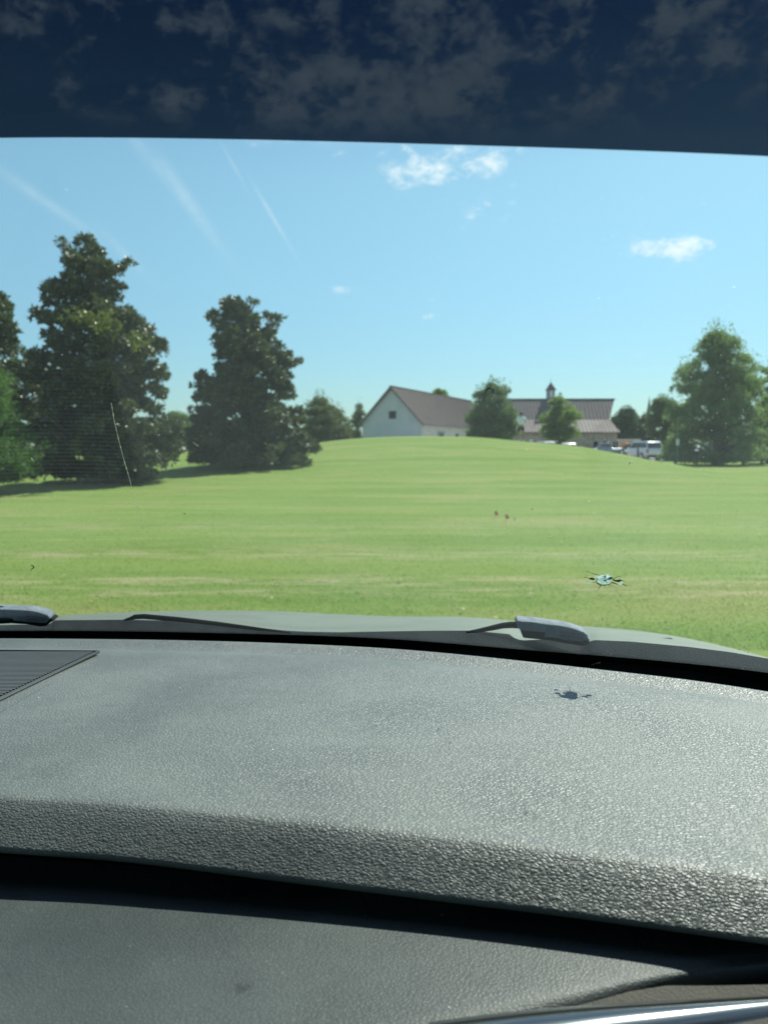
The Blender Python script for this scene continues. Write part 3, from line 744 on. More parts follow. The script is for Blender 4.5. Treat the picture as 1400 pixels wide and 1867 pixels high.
def vehicle(name, label, kind, L, Wd, H, paint, loc, heading, group):
    """x forward, y left; body and greenhouse lofted from cross sections"""
    root = empty(name, loc, label, 'pickup truck' if kind == 'pickup' else ('suv' if kind == 'suv' else 'car'), group, heading)
    hw_ = Wd / 2; gc = .22 if kind == 'sedan' else .30; belt = H * .60
    if kind == 'pickup': pr = [(-.5, .58), (-.49, .60), (-.12, .60), (-.11, .62), (.20, .62), (.25, .58), (.46, .545), (.495, .48), (.5, .3)]
    elif kind == 'suv': pr = [(-.5, .45), (-.495, .60), (-.4, .615), (.15, .615), (.24, .58), (.45, .54), (.49, .47), (.5, .3)]
    else: pr = [(-.5, .45), (-.49, .62), (-.36, .66), (.15, .65), (.24, .63), (.44, .57), (.49, .46), (.5, .3)]
    xs_ = [a for a, b in pr]; zt2 = [b * H for a, b in pr]
    wheels_x = (.31 * L, -.30 * L); wr = .39 if kind != 'sedan' else .33
    cols = []
    xg = sorted(set([round(x * L, 3) for x in xs_] + [round(wx + dd, 3) for wx in wheels_x for dd in np.linspace(-wr - .07, wr + .07, 9)] + [round(q * L, 3) for q in np.linspace(-.5, .5, 14)]))
    for x in xg:
        z_t = float(np.interp(x / L, xs_, zt2)); z_b = gc
        for wx in wheels_x:
            if abs(x - wx) < wr + .05: z_b = max(z_b, wr + math.sqrt((wr + .055) ** 2 - (x - wx) ** 2) - .02)
        e = min(1.0, (L / 2 - abs(x)) / .35); tp = .86 + .14 * math.sin(e * math.pi / 2)
        w_ = hw_ * tp
        z_b = min(z_b, z_t - .12)
        zm = z_b + (z_t - z_b) * .55
        cols.append([(x, -w_ * .96, z_b), (x, -w_, zm), (x, -w_ * .985, z_t - .07), (x, -w_ * .90, z_t), (x, 0, z_t + .025), (x, w_ * .90, z_t), (x, w_ * .985, z_t - .07), (x, w_, zm), (x, w_ * .96, z_b)])
    b_ = MB(); nR = 9; vs = [p_ for c_ in cols for p_ in c_]; fs = []
    for i in range(len(cols) - 1):
        for k in range(nR): fs.append((i * nR + k, i * nR + (k + 1) % nR, (i + 1) * nR + (k + 1) % nR, (i + 1) * nR + k))
    fs += [tuple(range(nR))[::-1], tuple((len(cols) - 1) * nR + k for k in range(nR))]
    b_.add(vs, fs); body = b_.build('body', paint, root, smooth=True)
    # greenhouse
    if kind == 'pickup': gp = [(-.115, .60), (-.095, .97), (-.06, 1.0), (.09, 1.0), (.235, .60)]
    elif kind == 'suv': gp = [(-.49, .60), (-.445, .95), (-.40, 1.0), (.05, 1.0), (.09, .985), (.235, .58)]
    else: gp = [(-.40, .65), (-.24, .97), (-.18, 1.0), (.02, 1.0), (.06, .985), (.24, .63)]
    gv = []
    for s_ in (-1, 1):
        for a, b in gp: gv.append((a * L, s_ * hw_ * (.90 if b < .7 else .74), b * H))
    k = len(gp)
    MB().add(gv, [tuple(range(k)), tuple(range(2 * k - 1, k - 1, -1))] + [(i, i + k, i + k + 1, i + 1) for i in range(k - 1)]).build('cabin', paint, root, bevel=.03)
    # windows follow the side: inset polygons just proud of the cabin side
    def side(a, b, s_): # point on side surface
        f_ = min(1, max(0, (b - .63) / .37)); return Vector((a * L, s_ * (hw_ * (.90 - .16 * min(1, max(0, (b - .6) / .38))) + .012), b * H))
    if kind == 'pickup': wins = [[(-.095, .66), (-.085, .93), (.045, .94), (.045, .66)], [(.055, .66), (.055, .94), (.09, .94), (.195, .66)]]
    elif kind == 'suv': wins = [[(-.455, .68), (-.42, .92), (-.26, .93), (-.26, .67)], [(-.25, .67), (-.25, .93), (-.07, .94), (-.07, .66)], [(-.06, .66), (-.06, .94), (.06, .94), (.195, .65)]]
    else: wins = [[(-.33, .71), (-.23, .92), (-.10, .95), (-.10, .69)], [(-.09, .69), (-.09, .95), (.03, .94), (.18, .68)]]
    for s_ in (-1, 1):
        for wq in wins: MB().prism([side(a, b, s_) for a, b in wq], (0, -s_ * .03, 0)).build('window', glassc, root)
    (a0, b0), (a1, b1) = gp[-2], gp[-1]
    def slant(a0, b0, a1, b1, off, nm):
        q = []
        for f_, wf_ in ((.12, .84), (.86, .70)):
            a = a1 + (a0 - a1) * f_; b = b1 + (b0 - b1) * f_
            q += [(a * L + off, -hw_ * wf_, b * H + .012), (a * L + off, hw_ * wf_, b * H + .012)]
        MB().prism([q[0], q[1], q[3], q[2]], (-off * 1.5, 0, -.01)).build(nm, glassc, root)
    slant(a0, b0, a1, b1, .02, 'windscreen'); slant(gp[1][0], gp[1][1], gp[0][0], gp[0][1], -.02, 'rear_window')
    for wx in wheels_x:
        for s_ in (-1, 1):
            yc = s_ * (hw_ - .13)
            wo_ = MB().tube([(wx, yc - .12, wr), (wx, yc - .10, wr), (wx, yc + .10, wr), (wx, yc + .12, wr)], [wr - .04, wr, wr, wr - .04], 20).build('tyre', rub, root, smooth=False)
            MB().tube([(wx, yc + s_ * .105, wr), (wx, yc + s_ * .128, wr)], [wr * .64, wr * .60], 14).build('rim', rimm, wo_)
    for s_ in (-1, 1):
        MB().box((L / 2 - .05, s_ * hw_ * .72, H * .44), (.12, .34, .17)).build('headlight', lampw, root, bevel=.02)
        MB().box((-L / 2 + .04, s_ * hw_ * .86, H * .49), (.10, .16, .34)).build('tail_light', lampr, root, bevel=.02)
        MB().box((.17 * L, s_ * (hw_ + .07), H * .65), (.16, .16, .15)).build('mirror', paint, root, bevel=.02)
    MB().box((L / 2, 0, gc + .16), (.14, Wd * .86, .22)).build('bumper', plast if kind != 'pickup' else chrome, root, bevel=.03)
    MB().box((-L / 2, 0, gc + .16), (.14, Wd * .86, .22)).build('bumper', plast if kind != 'pickup' else chrome, root, bevel=.03)
    MB().box((-L / 2 - .02, 0, H * .42), (.03, .34, .16)).build('licence_plate', trimm, root)
    if kind == 'pickup':
        MB().box((-.31 * L, 0, H * .605), (.35 * L, Wd * .76, .03)).build('bed_opening', plast, root)
    return root


pw = mat('paint_white_body', (.78, .79, .80), .25, coat=.6); ps = mat('paint_silver_blue', (.32, .37, .42), .3, metal=.5, coat=.6)
pd_ = mat('paint_dark_grey', (.05, .055, .06), .3, metal=.3, coat=.6); pg_ = mat('paint_silver', (.50, .52, .53), .3, metal=.5, coat=.6)
cg = 'vehicles parked in the lot behind the hill'
vehicle('pickup_truck', 'silver blue pickup in side view, right of the cupola barn', 'pickup', 5.6, 1.98, 1.95, ps, (ux(1101, 110), 110, .02), math.pi, cg)
vehicle('parked_suv', 'white utility vehicle seen at an angle, behind the dark post', 'suv', 4.9, 1.95, 1.9, pw, (ux(1170, 79), 79.5, .02), R(103), cg)
vehicle('parked_car', 'dark grey car half hidden behind the white utility vehicle', 'suv', 4.7, 1.9, 1.65, pd_, (ux(1149, 86), 86, .02), R(150), cg)
vehicle('parked_suv', 'white vehicle showing through a gap in the large spreading tree', 'suv', 4.9, 1.95, 1.85, pw, (ux(1290, 82), 82, .02), R(170), cg)
vehicle('parked_suv', 'white car roof just clearing the hill under the small bright tree', 'suv', 4.8, 1.9, 1.86, pw, (ux(1004, 74) - .2, 76, .02), R(95), cg)
vehicle('parked_car', 'silver car roof just clearing the hill, right of the white roof', 'suv', 4.7, 1.9, 1.72, pg_, (ux(1026, 76), 77, .02), R(95), cg)

# bollards, sign post
bo = empty('bollard', (ux(1160, 71), 71, float(tz(ux(1160, 71), 71))), 'dark post on the grass in front of the white utility vehicle', 'post')
MB().tube([(0, 0, -.1), (0, 0, 1.15), (0, 0, 1.2)], [.075, .075, .05], 10).build('post', plast, bo)
MB().tube([(0, 0, 1.16), (0, 0, 1.24), (0, 0, 1.28)], [.09, .09, .03], 10).build('cap', plast, bo)
bo2 = copy_tree(bo); bo2.location = (ux(1134, 73), 73, float(tz(ux(1134, 73), 73))); bo2['label'] = 'dark post beside the tail of the silver blue pickup'
bo['group'] = bo2['group'] = 'posts along the edge of the lot'
sg = empty('sign_post', (ux(1231, 55), 55, float(tz(ux(1231, 55), 55))), 'slim grey signpost in front of the large spreading tree', 'signpost')
zt0 = at_y(1231, 760, 55).z - sg.location.z
MB().tube([(0, 0, -.1), (0, 0, zt0)], .024, 8).build('post', greytrim, sg)
MB().box((.0, -.05, at_y(1231, 806, 55).z - sg.location.z), (.22, .02, .44)).build('sign_plate', trimm, sg, bevel=.005)

# marker flags on the lawn
redp = mat('red_flag_plastic', (.75, .10, .07), .5)
for k, (u, v, lab) in enumerate([(902, 941, 'red marker flag on the lawn, the farther and left one'), (921.5, 947, 'red marker flag on the lawn, the nearer and right one')]):
    g0 = at_z(u, v + 6, 0.0); gz = float(tz(g0.x, g0.y))
    r_ = empty('marker_flag', (g0.x, g0.y, gz), lab, 'flag', 'red marker flags on the lawn')
    MB().tube([(0, 0, 0), (0, 0, .15)], .003, 6).build('wire', greytrim, r_)
    MB().add([(0, 0, .155), (.045, .012, .145), (.07, 0, .075), (.03, -.01, .07), (0, 0, .075), (0, .004, .155), (.045, .016, .145), (.07, .004, .075), (.03, -.006, .07), (0, .004, .075)],
             [(0, 1, 2, 3, 4), (9, 8, 7, 6, 5), (0, 5, 6, 1), (1, 6, 7, 2), (2, 7, 8, 3), (3, 8, 9, 4), (4, 9, 5, 0)]).build('flag', redp, r_)

# ------------------------------------------------------------------ person on the hill, seen from behind
skinm = mat('skin', (.36, .22, .16), .55); shirtm = mat('pale_tshirt', (.80, .83, .87), .85, var=.06); shortm = mat('black_shorts', (.02, .022, .028), .8)
hairm = mat('dark_hair', (.02, .016, .014), .7); shoem = mat('white_shoe', (.8, .8, .78), .6)
PY = 51.0; pxx = ux(947.5, PY); pzz = float(tz(pxx, PY))
per_ = empty('person', (pxx, PY, pzz), 'person in pale t-shirt and black shorts standing on the hill crest, seen from behind', 'person')
per_.rotation_euler = (0, 0, R(-8)); per_.scale = (1.06, 1.06, 1.04)


def skin_mesh(name, joints, edges, m, parent, root=0, sub=2):
    me = bpy.data.meshes.new(name); me.from_pydata([j[0] for j in joints], edges, [])
    o = link(name, me, m, parent)
    o.modifiers.new('skin', 'SKIN').use_smooth_shade = True
    for i, j in enumerate(joints):
        d_ = me.skin_vertices[0].data[i]; r = j[1]; d_.radius = r if isinstance(r, tuple) else (r, r); d_.use_root = (i == root)
    s_ = o.modifiers.new('sub', 'SUBSURF'); s_.levels = sub; s_.render_levels = sub
    return o


# facing +y (away); arms bent forward as if holding a phone
J = [((0, 0, .95), (.15, .10)), ((0, 0, 1.12), (.14, .10)), ((0, .01, 1.32), (.17, .11)), ((0, .01, 1.46), (.10, .08)), ((0, .015, 1.54), (.055, .055)), ((0, .03, 1.64), (.075, .09)), ((0, .03, 1.74), (.07, .085)),
     ((-.19, .01, 1.43), .06), ((-.27, .06, 1.18), .045), ((-.16, .28, 1.22), .036), ((-.10, .34, 1.25), .03),
     ((.19, .01, 1.43), .06), ((.27, .08, 1.19), .045), ((.16, .29, 1.25), .036), ((.09, .35, 1.28), .03),
     ((-.10, 0, .88), .095), ((-.11, .03, .50), .062), ((-.12, -.02, .12), .042), ((-.12, .0, .06), .04),
     ((.10, 0, .88), .095), ((.13, .02, .50), .062), ((.15, -.03, .12), .042), ((.15, -.01, .06), .04)]
E = [(0, 1), (1, 2), (2, 3), (3, 4), (4, 5), (5, 6), (2, 7), (7, 8), (8, 9), (9, 10), (2, 11), (11, 12), (12, 13), (13, 14), (0, 15), (15, 16), (16, 17), (17, 18), (0, 19), (19, 20), (20, 21), (21, 22)]
body = skin_mesh('body', J, E, skinm, per_)
for s_, hx, hy, hz in ((-1, -.10, .34, 1.25), (1, .09, .35, 1.28)):
    hb = MB()
    for k in range(4):
        a = Vector((hx + s_ * (.03 - .018 * k), hy + .01, hz + .01)); hb.tube([a, a + Vector((-s_ * .01, .055, .012)), a + Vector((-s_ * .03, .075 - .005 * k, .0))], [.010, .009, .006], 6)
    a = Vector((hx - s_ * .03, hy, hz + .01)); hb.tube([a, a + Vector((-s_ * .02, .03, .03)), a + Vector((-s_ * .025, .055, .035))], [.011, .010, .007], 6)
    hb.build('fingers', skinm, body, smooth=True)
skin_mesh('shirt', [((0, 0, .93), (.185, .135)), ((0, 0, 1.12), (.175, .13)), ((0, .01, 1.33), (.195, .135)), ((0, .01, 1.46), (.13, .10)), ((-.20, .01, 1.43), .085), ((-.26, .05, 1.24), .075), ((.20, .01, 1.43), .085), ((.26, .06, 1.25), .075)],
          [(0, 1), (1, 2), (2, 3), (2, 4), (4, 5), (2, 6), (6, 7)], shirtm, per_)
skin_mesh('shorts', [((0, 0, .94), (.175, .13)), ((-.10, 0, .84), .115), ((-.12, .02, .60), .10), ((.10, 0, .84), .115), ((.125, .02, .60), .10)], [(0, 1), (1, 2), (0, 3), (3, 4)], shortm, per_)
hm = bmesh.new(); bmesh.ops.create_uvsphere(hm, u_segments=16, v_segments=10, radius=.112)
for v_ in hm.verts:
    v_.co = Vector((v_.co.x * .86, v_.co.y * 1.0, v_.co.z * 1.08)) + Vector((0, .015, 1.70))
me = bpy.data.meshes.new('hair'); hm.to_mesh(me); hm.free(); link('hair', me, hairm, per_, True)
for s_ in (-1, 1):
    x_ = -.12 if s_ < 0 else .15
    MB().prism([(x_ - .045, -.10, 0), (x_ + .045, -.10, 0), (x_ + .055, .10, 0), (x_ + .03, .19, 0), (x_ - .03, .19, 0), (x_ - .055, .10, 0)], (0, 0, .10)).build('shoe', shoem, per_, bevel=.03)
gb = MB().prism([(-.12, -.07, 0), (.12, -.07, 0), (.10, .07, 0), (-.10, .07, 0)], (0, 0, .13)).build('white_item', shoem, None, bevel=.03)  # unidentified small white object, its shape is made up
gb.location = (ux(965, PY), PY - .2, float(tz(ux(965, PY), PY - .2))); tag(gb, 'small white pouch on the hill crest, right of the person', 'item')

# ------------------------------------------------------------------ the car we sit in
CX = -.45
car = empty('car', (CX, .4, 0), 'car we look out of: grey grained dashboard, raked windscreen, dusty bonnet and wipers', 'car')
carI = Matrix.Translation((-CX, -.4, 0))


def carpart(o):
    """geometry is written in world coordinates; keep it there under the car's empty"""
    o.parent = car; o.matrix_parent_inverse = carI
    return o


def glassY(x, z):
    c_ = x - CX; h_ = z - 1.05
    return 1.30 - .315 * c_ * c_ * (1 - .25 * h_) - 1.30 * h_ - .5 * h_ * h_


def on_glass(u, v, off=0.0):
    """where the view through a photo pixel meets the windscreen's inner face"""
    d_ = rayd(u, v); lo, hi = .05, 3.0
    for _ in range(50):
        m_ = (lo + hi) / 2; p_ = Vector((0, 0, CAMZ)) + d_ * m_
        if p_.y < glassY(p_.x, p_.z) - off: lo = m_
        else: hi = m_
    return Vector((0, 0, CAMZ)) + d_ * lo


# glass
def glass_material(name, tint, dust, speckle):
    m = bpy.data.materials.new(name); m.use_nodes = True
    t = NT(m.node_tree); t.n.remove(t.n['Principled BSDF']); out = t.n['Material Output']
    tr = t.new('ShaderNodeBsdfTransparent'); tr.inputs[0].default_value = (*tint, 1)
    gl = t.new('ShaderNodeBsdfGlossy'); gl.inputs['Roughness'].default_value = 0.0
    lw = t.new('ShaderNodeLayerWeight'); lw.inputs[0].default_value = .5
    fr_ = t.math('ADD', t.math('MULTIPLY', t.math('POWER', lw.outputs['Facing'], 5.0), .96), .022)
    m1 = t.new('ShaderNodeMixShader'); t.l.new(fr_, m1.inputs[0]); t.l.new(tr.outputs[0], m1.inputs[1]); t.l.new(gl.outputs[0], m1.inputs[2])
    df = t.new('ShaderNodeBsdfTranslucent'); df.inputs[0].default_value = (.70, .86, .90, 1)  # cool colour puts the sky-lit veil into the dust film
    d2 = t.new('ShaderNodeBsdfDiffuse'); d2.inputs[0].default_value = (.70, .86, .90, 1)
    dm = t.new('ShaderNodeMixShader'); dm.inputs[0].default_value = .4; t.l.new(df.outputs[0], dm.inputs[1]); t.l.new(d2.outputs[0], dm.inputs[2])
    ps_ = t.pos()
    film0 = t.ramp(t.noise(t.mapping(ps_, (4, 4, 4)), 1.0, 5, .6), .25, .8, dust * .6, dust * 1.5)
    vo = t.new('ShaderNodeTexVoronoi'); t.l.new(ps_, vo.inputs['Vector']); vo.inputs['Scale'].default_value = 165.0; vo.inputs['Randomness'].default_value = .8
    big = t.new('ShaderNodeTexVoronoi'); t.l.new(ps_, big.inputs['Vector']); big.inputs['Scale'].default_value = 26.0
    pick = t.math('GREATER_THAN', t.noise(ps_, 60.0, 1), .52)
    sp_ = t.math('MULTIPLY', t.math('LESS_THAN', vo.outputs['Distance'], .10), pick)
    sb_ = t.math('LESS_THAN', big.outputs['Distance'], .028)
    sepx = t.new('ShaderNodeSeparateXYZ'); t.l.new(ps_, sepx.inputs[0])
    more = t.ramp(sepx.outputs[0], -.1, .35, .35, 1.0)
    film = t.math('MULTIPLY', film0, t.ramp(sepx.outputs[0], -.4, .40, .75, 1.7))
    s3 = t.math('MULTIPLY', t.math('ADD', t.math('MULTIPLY', sp_, .22), t.math('MULTIPLY', sb_, .35)), t.math('MULTIPLY', more, speckle))
    fac = t.math('ADD', film, s3, clamp=True)
    m2 = t.new('ShaderNodeMixShader'); t.l.new(fac, m2.inputs[0]); t.l.new(m1.outputs[0], m2.inputs[1]); t.l.new(dm.outputs[0], m2.inputs[2])
    t.l.new(m2.outputs[0], out.inputs[0])
    return m


M_clean = glass_material('windscreen_glass', (.945, .985, .965), .005, 0.0)
M_dusty = glass_material('windscreen_glass_dusty_veil', (.945, .985, .965), .013, 1.0)
gx = np.linspace(-1.50, .60, 66); gz = np.linspace(.985, 1.635, 46)
Pi = np.array([[(x, glassY(x, z), z) for x in gx] for z in gz])
TH = .0055
Po = Pi + np.array([0, TH * .62, TH * .78])
r_, c_n = len(gz), len(gx)
gi = grid_mesh('windscreen', Pi); 
Va = np.concatenate([Pi.reshape(-1, 3), Po.reshape(-1, 3)])
i = np.arange(r_ - 1)[:, None] * c_n + np.arange(c_n - 1)[None]
q = np.stack([i, i + 1, i + c_n + 1, i + c_n], -1).reshape(-1, 4)
q2 = q[:, ::-1] + r_ * c_n
bl = [k for k in range(c_n)] + [k * c_n + c_n - 1 for k in range(1, r_)] + [(r_ - 1) * c_n + k for k in range(c_n - 2, -1, -1)] + [k * c_n for k in range(r_ - 2, 0, -1)]
rim_ = [(bl[k], bl[(k + 1) % len(bl)], bl[(k + 1) % len(bl)] + r_ * c_n, bl[k] + r_ * c_n) for k in range(len(bl))]
bpy.data.meshes.remove(gi)
wsm = mesh_np('windscreen', Va, np.concatenate([q, q2, np.array(rim_)]), 4)
ws = carpart(link('windscreen', wsm, [M_clean, M_dusty], None, False))
wsm.polygons.foreach_set('use_smooth', [True] * len(wsm.polygons))
mi = np.zeros(len(wsm.polygons), np.int32); mi[len(q):len(q) + len(q2)] = 1; wsm.polygons.foreach_set('material_index', mi)
wsI = Matrix.Identity(4)


def sub(o, parent):
    o.parent = parent; o.matrix_parent_inverse = Matrix.Identity(4)
    return o


# dark shade band across the top of the glass
tb = [(-600, 262), (-300, 254), (0, 250.5), (150, 249.5), (300, 251), (450, 253.5), (600, 257), (750, 261), (900, 265.5), (1050, 270), (1200, 275.5), (1300, 279.5), (1400, 284), (1600, 295), (1900, 318)]
cols_u = np.linspace(-420, 1780, 56)
tv = np.interp(cols_u, [a for a, b in tb], [b for a, b in tb])
k_ = np.ones(5) / 5; tvs = np.convolve(np.pad(tv, 2, mode='edge'), k_, 'valid')
rows = []
base_pts = [on_glass(u, v, .0035) for u, v in zip(cols_u, tvs)]
bxs = np.array([b.x for b in base_pts]); bzs = np.array([b.z for b in base_pts]); tail = np.polyfit(bxs, bzs, 2)
gxx = np.linspace(-1.49, .59, 90)
bz_ = np.where((gxx > bxs[0]) & (gxx < bxs[-1]), np.interp(gxx, bxs, bzs), np.polyval(tail, gxx))
for f_ in np.linspace(0, 1, 12):
    rows.append([(x_, glassY(x_, z_ + (1.632 - z_) * f_) - .0035, z_ + (1.632 - z_) * f_) for x_, z_ in zip(gxx, bz_)])
tm_ = bpy.data.materials.new('dark_shade_film'); tm_.use_nodes = True
t = NT(tm_.node_tree); t.n.remove(t.n['Principled BSDF'])
tr = t.new('ShaderNodeBsdfTransparent'); tr.inputs[0].default_value = (.038, .050, .068, 1)
gl = t.new('ShaderNodeBsdfGlossy'); gl.inputs['Roughness'].default_value = .02; gl.inputs[0].default_value = (.8, .9, 1, 1)
mx = t.new('ShaderNodeMixShader'); mx.inputs[0].default_value = .012
t.l.new(tr.outputs[0], mx.inputs[1]); t.l.new(gl.outputs[0], mx.inputs[2]); t.l.new(mx.outputs[0], t.n['Material Output'].inputs[0])
tint = sub(link('shade_band', grid_mesh('shade_band', rows), tm_, None, True), ws)

# black ceramic border along the foot of the glass, with its dot screen
fb = [(-500, 1150), (0, 1150.5), (130, 1150), (300, 1152), (500, 1157), (650, 1161), (800, 1171), (930, 1183), (1100, 1196), (1250, 1209), (1400, 1226), (1800, 1290)]
black = mat('black_ceramic', (.006, .007, .008), .9, spec=.1)
cu_ = np.linspace(-420, 1780, 80); fv = np.interp(cu_, [a for a, b in fb], [b for a, b in fb]); fv = np.convolve(np.pad(fv, 3, mode='edge'), np.ones(7) / 7, 'valid')
top_ = [on_glass(u, v, .002) for u, v in zip(cu_, fv)]
rows = []
for f_ in np.linspace(0, 1, 4):
    rows.append([(b.x, glassY(b.x, b.z + (.987 - b.z) * f_) - .002, b.z + (.987 - b.z) * f_) for b in top_])
sub(link('ceramic_border', grid_mesh('ceramic_border', rows), black, None, True), ws)
# dots: rows of little discs fading upward, real size 1.6 mm
dv = []; df_ = []
for row in range(7):
    rad = .00080 - row * .00011
    x = -1.1 + (row % 2) * .0012
    bx = np.array([b.x for b in top_]); bz = np.array([b.z for b in top_])
    while x < .5:
        z = float(np.interp(x, bx, bz)) + .0007 + row * .00105
        if rad > .0002:
            y_ = glassY(x, z) - .0022; o_ = len(dv)
            for k in range(6):
                a = k * math.pi / 3; dv.append((x + rad * math.cos(a), y_ - rad * math.sin(a) * .79, z + rad * math.sin(a) * .60))
            df_.append([o_ + k for k in range(6)])
        x += .0024
me = mesh_np('ceramic_dots', dv, df_, 6); dots = sub(link('ceramic_dots', me, black), ws); tag(dots, kind='stuff')


# stone chip
def gp_(u, v, off=.003): return on_glass(u, v, off)


def glow_mat(name, col, tr_):
    m = mat(name, col, .25, spec=.9, var=.45, vscale=420, bump=.6, bscale=900); t = NT(m.node_tree); p = t.n['Principled BSDF']
    tl = t.new('ShaderNodeBsdfTranslucent'); t.l.new(p.inputs['Base Color'].links[0].from_socket, tl.inputs[0])
    mx = t.new('ShaderNodeMixShader'); mx.inputs[0].default_value = tr_; t.l.new(p.outputs[0], mx.inputs[1]); t.l.new(tl.outputs[0], mx.inputs[2]); t.l.new(mx.outputs[0], t.n['Material Output'].inputs[0])
    return m


chipm = glow_mat('crushed_glass', (.22, .34, .31), .7)
darkc = mat('crack_dark', (.015, .03, .035), .3)  # dark crack lines and edges of the chip
brightc = glow_mat('crack_pale', (.34, .46, .43), .6)  # pale patches and thin pale cracks of the chip
cb = MB()
cc = [(1101, 1059.5, 13.2, 6.3, 0), (1096, 1052, 10, 4, 2), (1108, 1053, 9, 4.5, 2), (1113, 1053.5, 4, 2.5, 1), (1085, 1053.5, 3, 1.5, 2), (1131, 1063.5, 5.5, 2.2, 2), (1080, 1055.5, 5.5, 2.2, 1), (1126, 1059, 7, 1.8, 1), (1073, 1063, 4, 1.5, 0), (1103, 1059, 3.2, 1.6, 1), (1107, 1047.5, 1.6, 1.2, 2), (1104, 1048.5, 1.2, 1, 2)]
for (u, v, a, b, mi_) in cc:
    off = {0: .0036, 1: .0031, 2: .0042}[mi_] + (.0006 if a < 3.5 else 0) + (.0012 if a == 3.2 else 0)
    n_ = 14; ring = []
    for k in range(n_):
        th = 2 * math.pi * k / n_; rr_ = 1 + random.uniform(-.16, .16)
        ring.append(gp_(u + a * rr_ * math.cos(th), v + b * rr_ * math.sin(th), off))
    ctr = gp_(u, v, off + .0006)
    cb.add(ring + [ctr], [(k, (k + 1) % n_, n_) for k in range(n_)], {0: 0, 1: 1, 2: 2}[mi_])
legs = [([(1088, 1063), (1094, 1066.2), (1102, 1067.3), (1110, 1066), (1115, 1062.5)], 1.1, 1), ([(1090, 1055), (1087, 1059), (1088, 1063)], .6, 1), ([(1094, 1049.5), (1084, 1046.5), (1074, 1043.5)], .9, 1), ([(1073, 1043), (1069.5, 1041), (1065.5, 1039.5)], .55, 2), ([(1075, 1056), (1070, 1052.5), (1063.5, 1053.5)], .7, 1), ([(1087, 1061), (1079, 1062.5)], .6, 1),
        ([(1096, 1067), (1092.5, 1071.5), (1089.5, 1076.5)], .7, 1), ([(1110, 1067), (1112.5, 1070.5)], .4, 1), ([(1114, 1067), (1118, 1069.5), (1125, 1072.5)], .5, 2), ([(1117, 1057), (1125, 1060), (1131, 1062)], 1.2, 1),
        ([(1133, 1064), (1139, 1067), (1143, 1068.5)], .8, 1), ([(1118, 1056), (1125, 1052)], .7, 1), ([(1125, 1052), (1134, 1050), (1143, 1046.5)], .5, 2), ([(1128, 1057), (1135, 1058), (1139, 1060.5)], .6, 1),
        ([(1115, 1062), (1121, 1064), (1127, 1066)], 1.0, 1), ([(1161, 1040), (1165, 1038.5)], .6, 2)]
for pts_, wd_, mi_ in legs:
    cb.tube([gp_(u, v, .0035) for u, v in pts_], [wd_ * .0007 * (1 - .6 * k / max(1, len(pts_) - 1)) for k in range(len(pts_))], 5, mi=mi_)
chip = sub(cb.build('stone_chip', [chipm, darkc, brightc], None), ws); chip['label'] = 'star shaped stone chip with dark cracks'
# dried insect, splash, scratches, threads
bg_ = MB()
bg_.tube([gp_(u, v, .0012) for u, v in [(56.5, 1030), (59, 1031.3), (61, 1032), (61.6, 1034.5), (60, 1036.5), (57.5, 1037.5), (56.3, 1039)]], [.0003, .0009, .0006, .0009, .0007, .0005, .0004], 6)
sub(bg_.build('dried_insect', mat('insect_dark', (.03, .035, .03), .5)), ws)
for (u, v, r0) in [(336.5, 936.8, .0011), (544.5, 997.5, .0006), (529, 985, .0005)]:
    p_ = gp_(u, v, .001); sub(MB().tube([p_ + Vector((-r0, 0, 0)), p_ + Vector((0, -.0004, r0 * .3)), p_ + Vector((r0, 0, 0))], [r0 * .3, r0 * .6, r0 * .3], 6).build('dried_speck', mat('speck_brown', (.10, .06, .04), .7)), ws)
sm = MB(); rg = [gp_(893 + 6.5 * math.cos(a), 713 + 5.5 * math.sin(a), .001) for a in np.linspace(math.pi * .95, math.pi * 2.15, 12)]
sm.tube(rg, .0006, 5); sub(sm.build('insect_splash', mat('splash_dark', (.05, .07, .07), .4)), ws)
thd = mat('dim_scratch', (.16, .20, .24), .6)
thm = glow_mat('pale_scratch', (.62, .68, .56), .75)
for pts_, wd_ in [([(203, 735), (208, 765), (216, 800), (225, 835), (236, 872), (246, 910), (255, 945), (261, 966)], .00034), ([(1050, 1108), (1072, 1122), (1098, 1135), (1125, 1142), (1160, 1146), (1200, 1147), (1232, 1149)], .00030),
                  ([(352, 806), (362, 814)], .0003), ([(1147, 846), (1151, 841)], .0008), ([(970, 929), (971, 926)], .0009), ([(937, 943), (939, 946), (937, 949)], .0008),
                  ([(57, 835), (61, 840)], .0009), ([(1356, 1176), (1364, 1192)], .0005), ([(1000, 980), (1004, 978)], .0006)]:
    sub(MB().tube([gp_(u, v, .0046 if v < 260 else .001) for u, v in pts_], wd_ * .8, 5, mi=0).build('scratch', thm if pts_[0][1] > 260 else thd), ws)


def widen(rows, xl=-1.47, xr=.56):
    """carry every row on to the car's sides"""
    out = []
    for row in rows:
        row = [Vector(p_) for p_ in row]
        L_, R_ = [], []
        a, b = row[0], row[6]; sl_ = (a - b) / max(abs(a.x - b.x), 1e-4)
        for k in range(4, 0, -1): L_.append(a + sl_ * max(a.x - xl, .001) * k / 4)
        a, b = row[-1], row[-7]; sl_ = (a - b) / max(abs(a.x - b.x), 1e-4)
        for k in range(1, 5): R_.append(a + sl_ * max(xr - a.x, .001) * k / 4)
        out.append([tuple(p_) for p_ in L_ + row + R_])
    return out


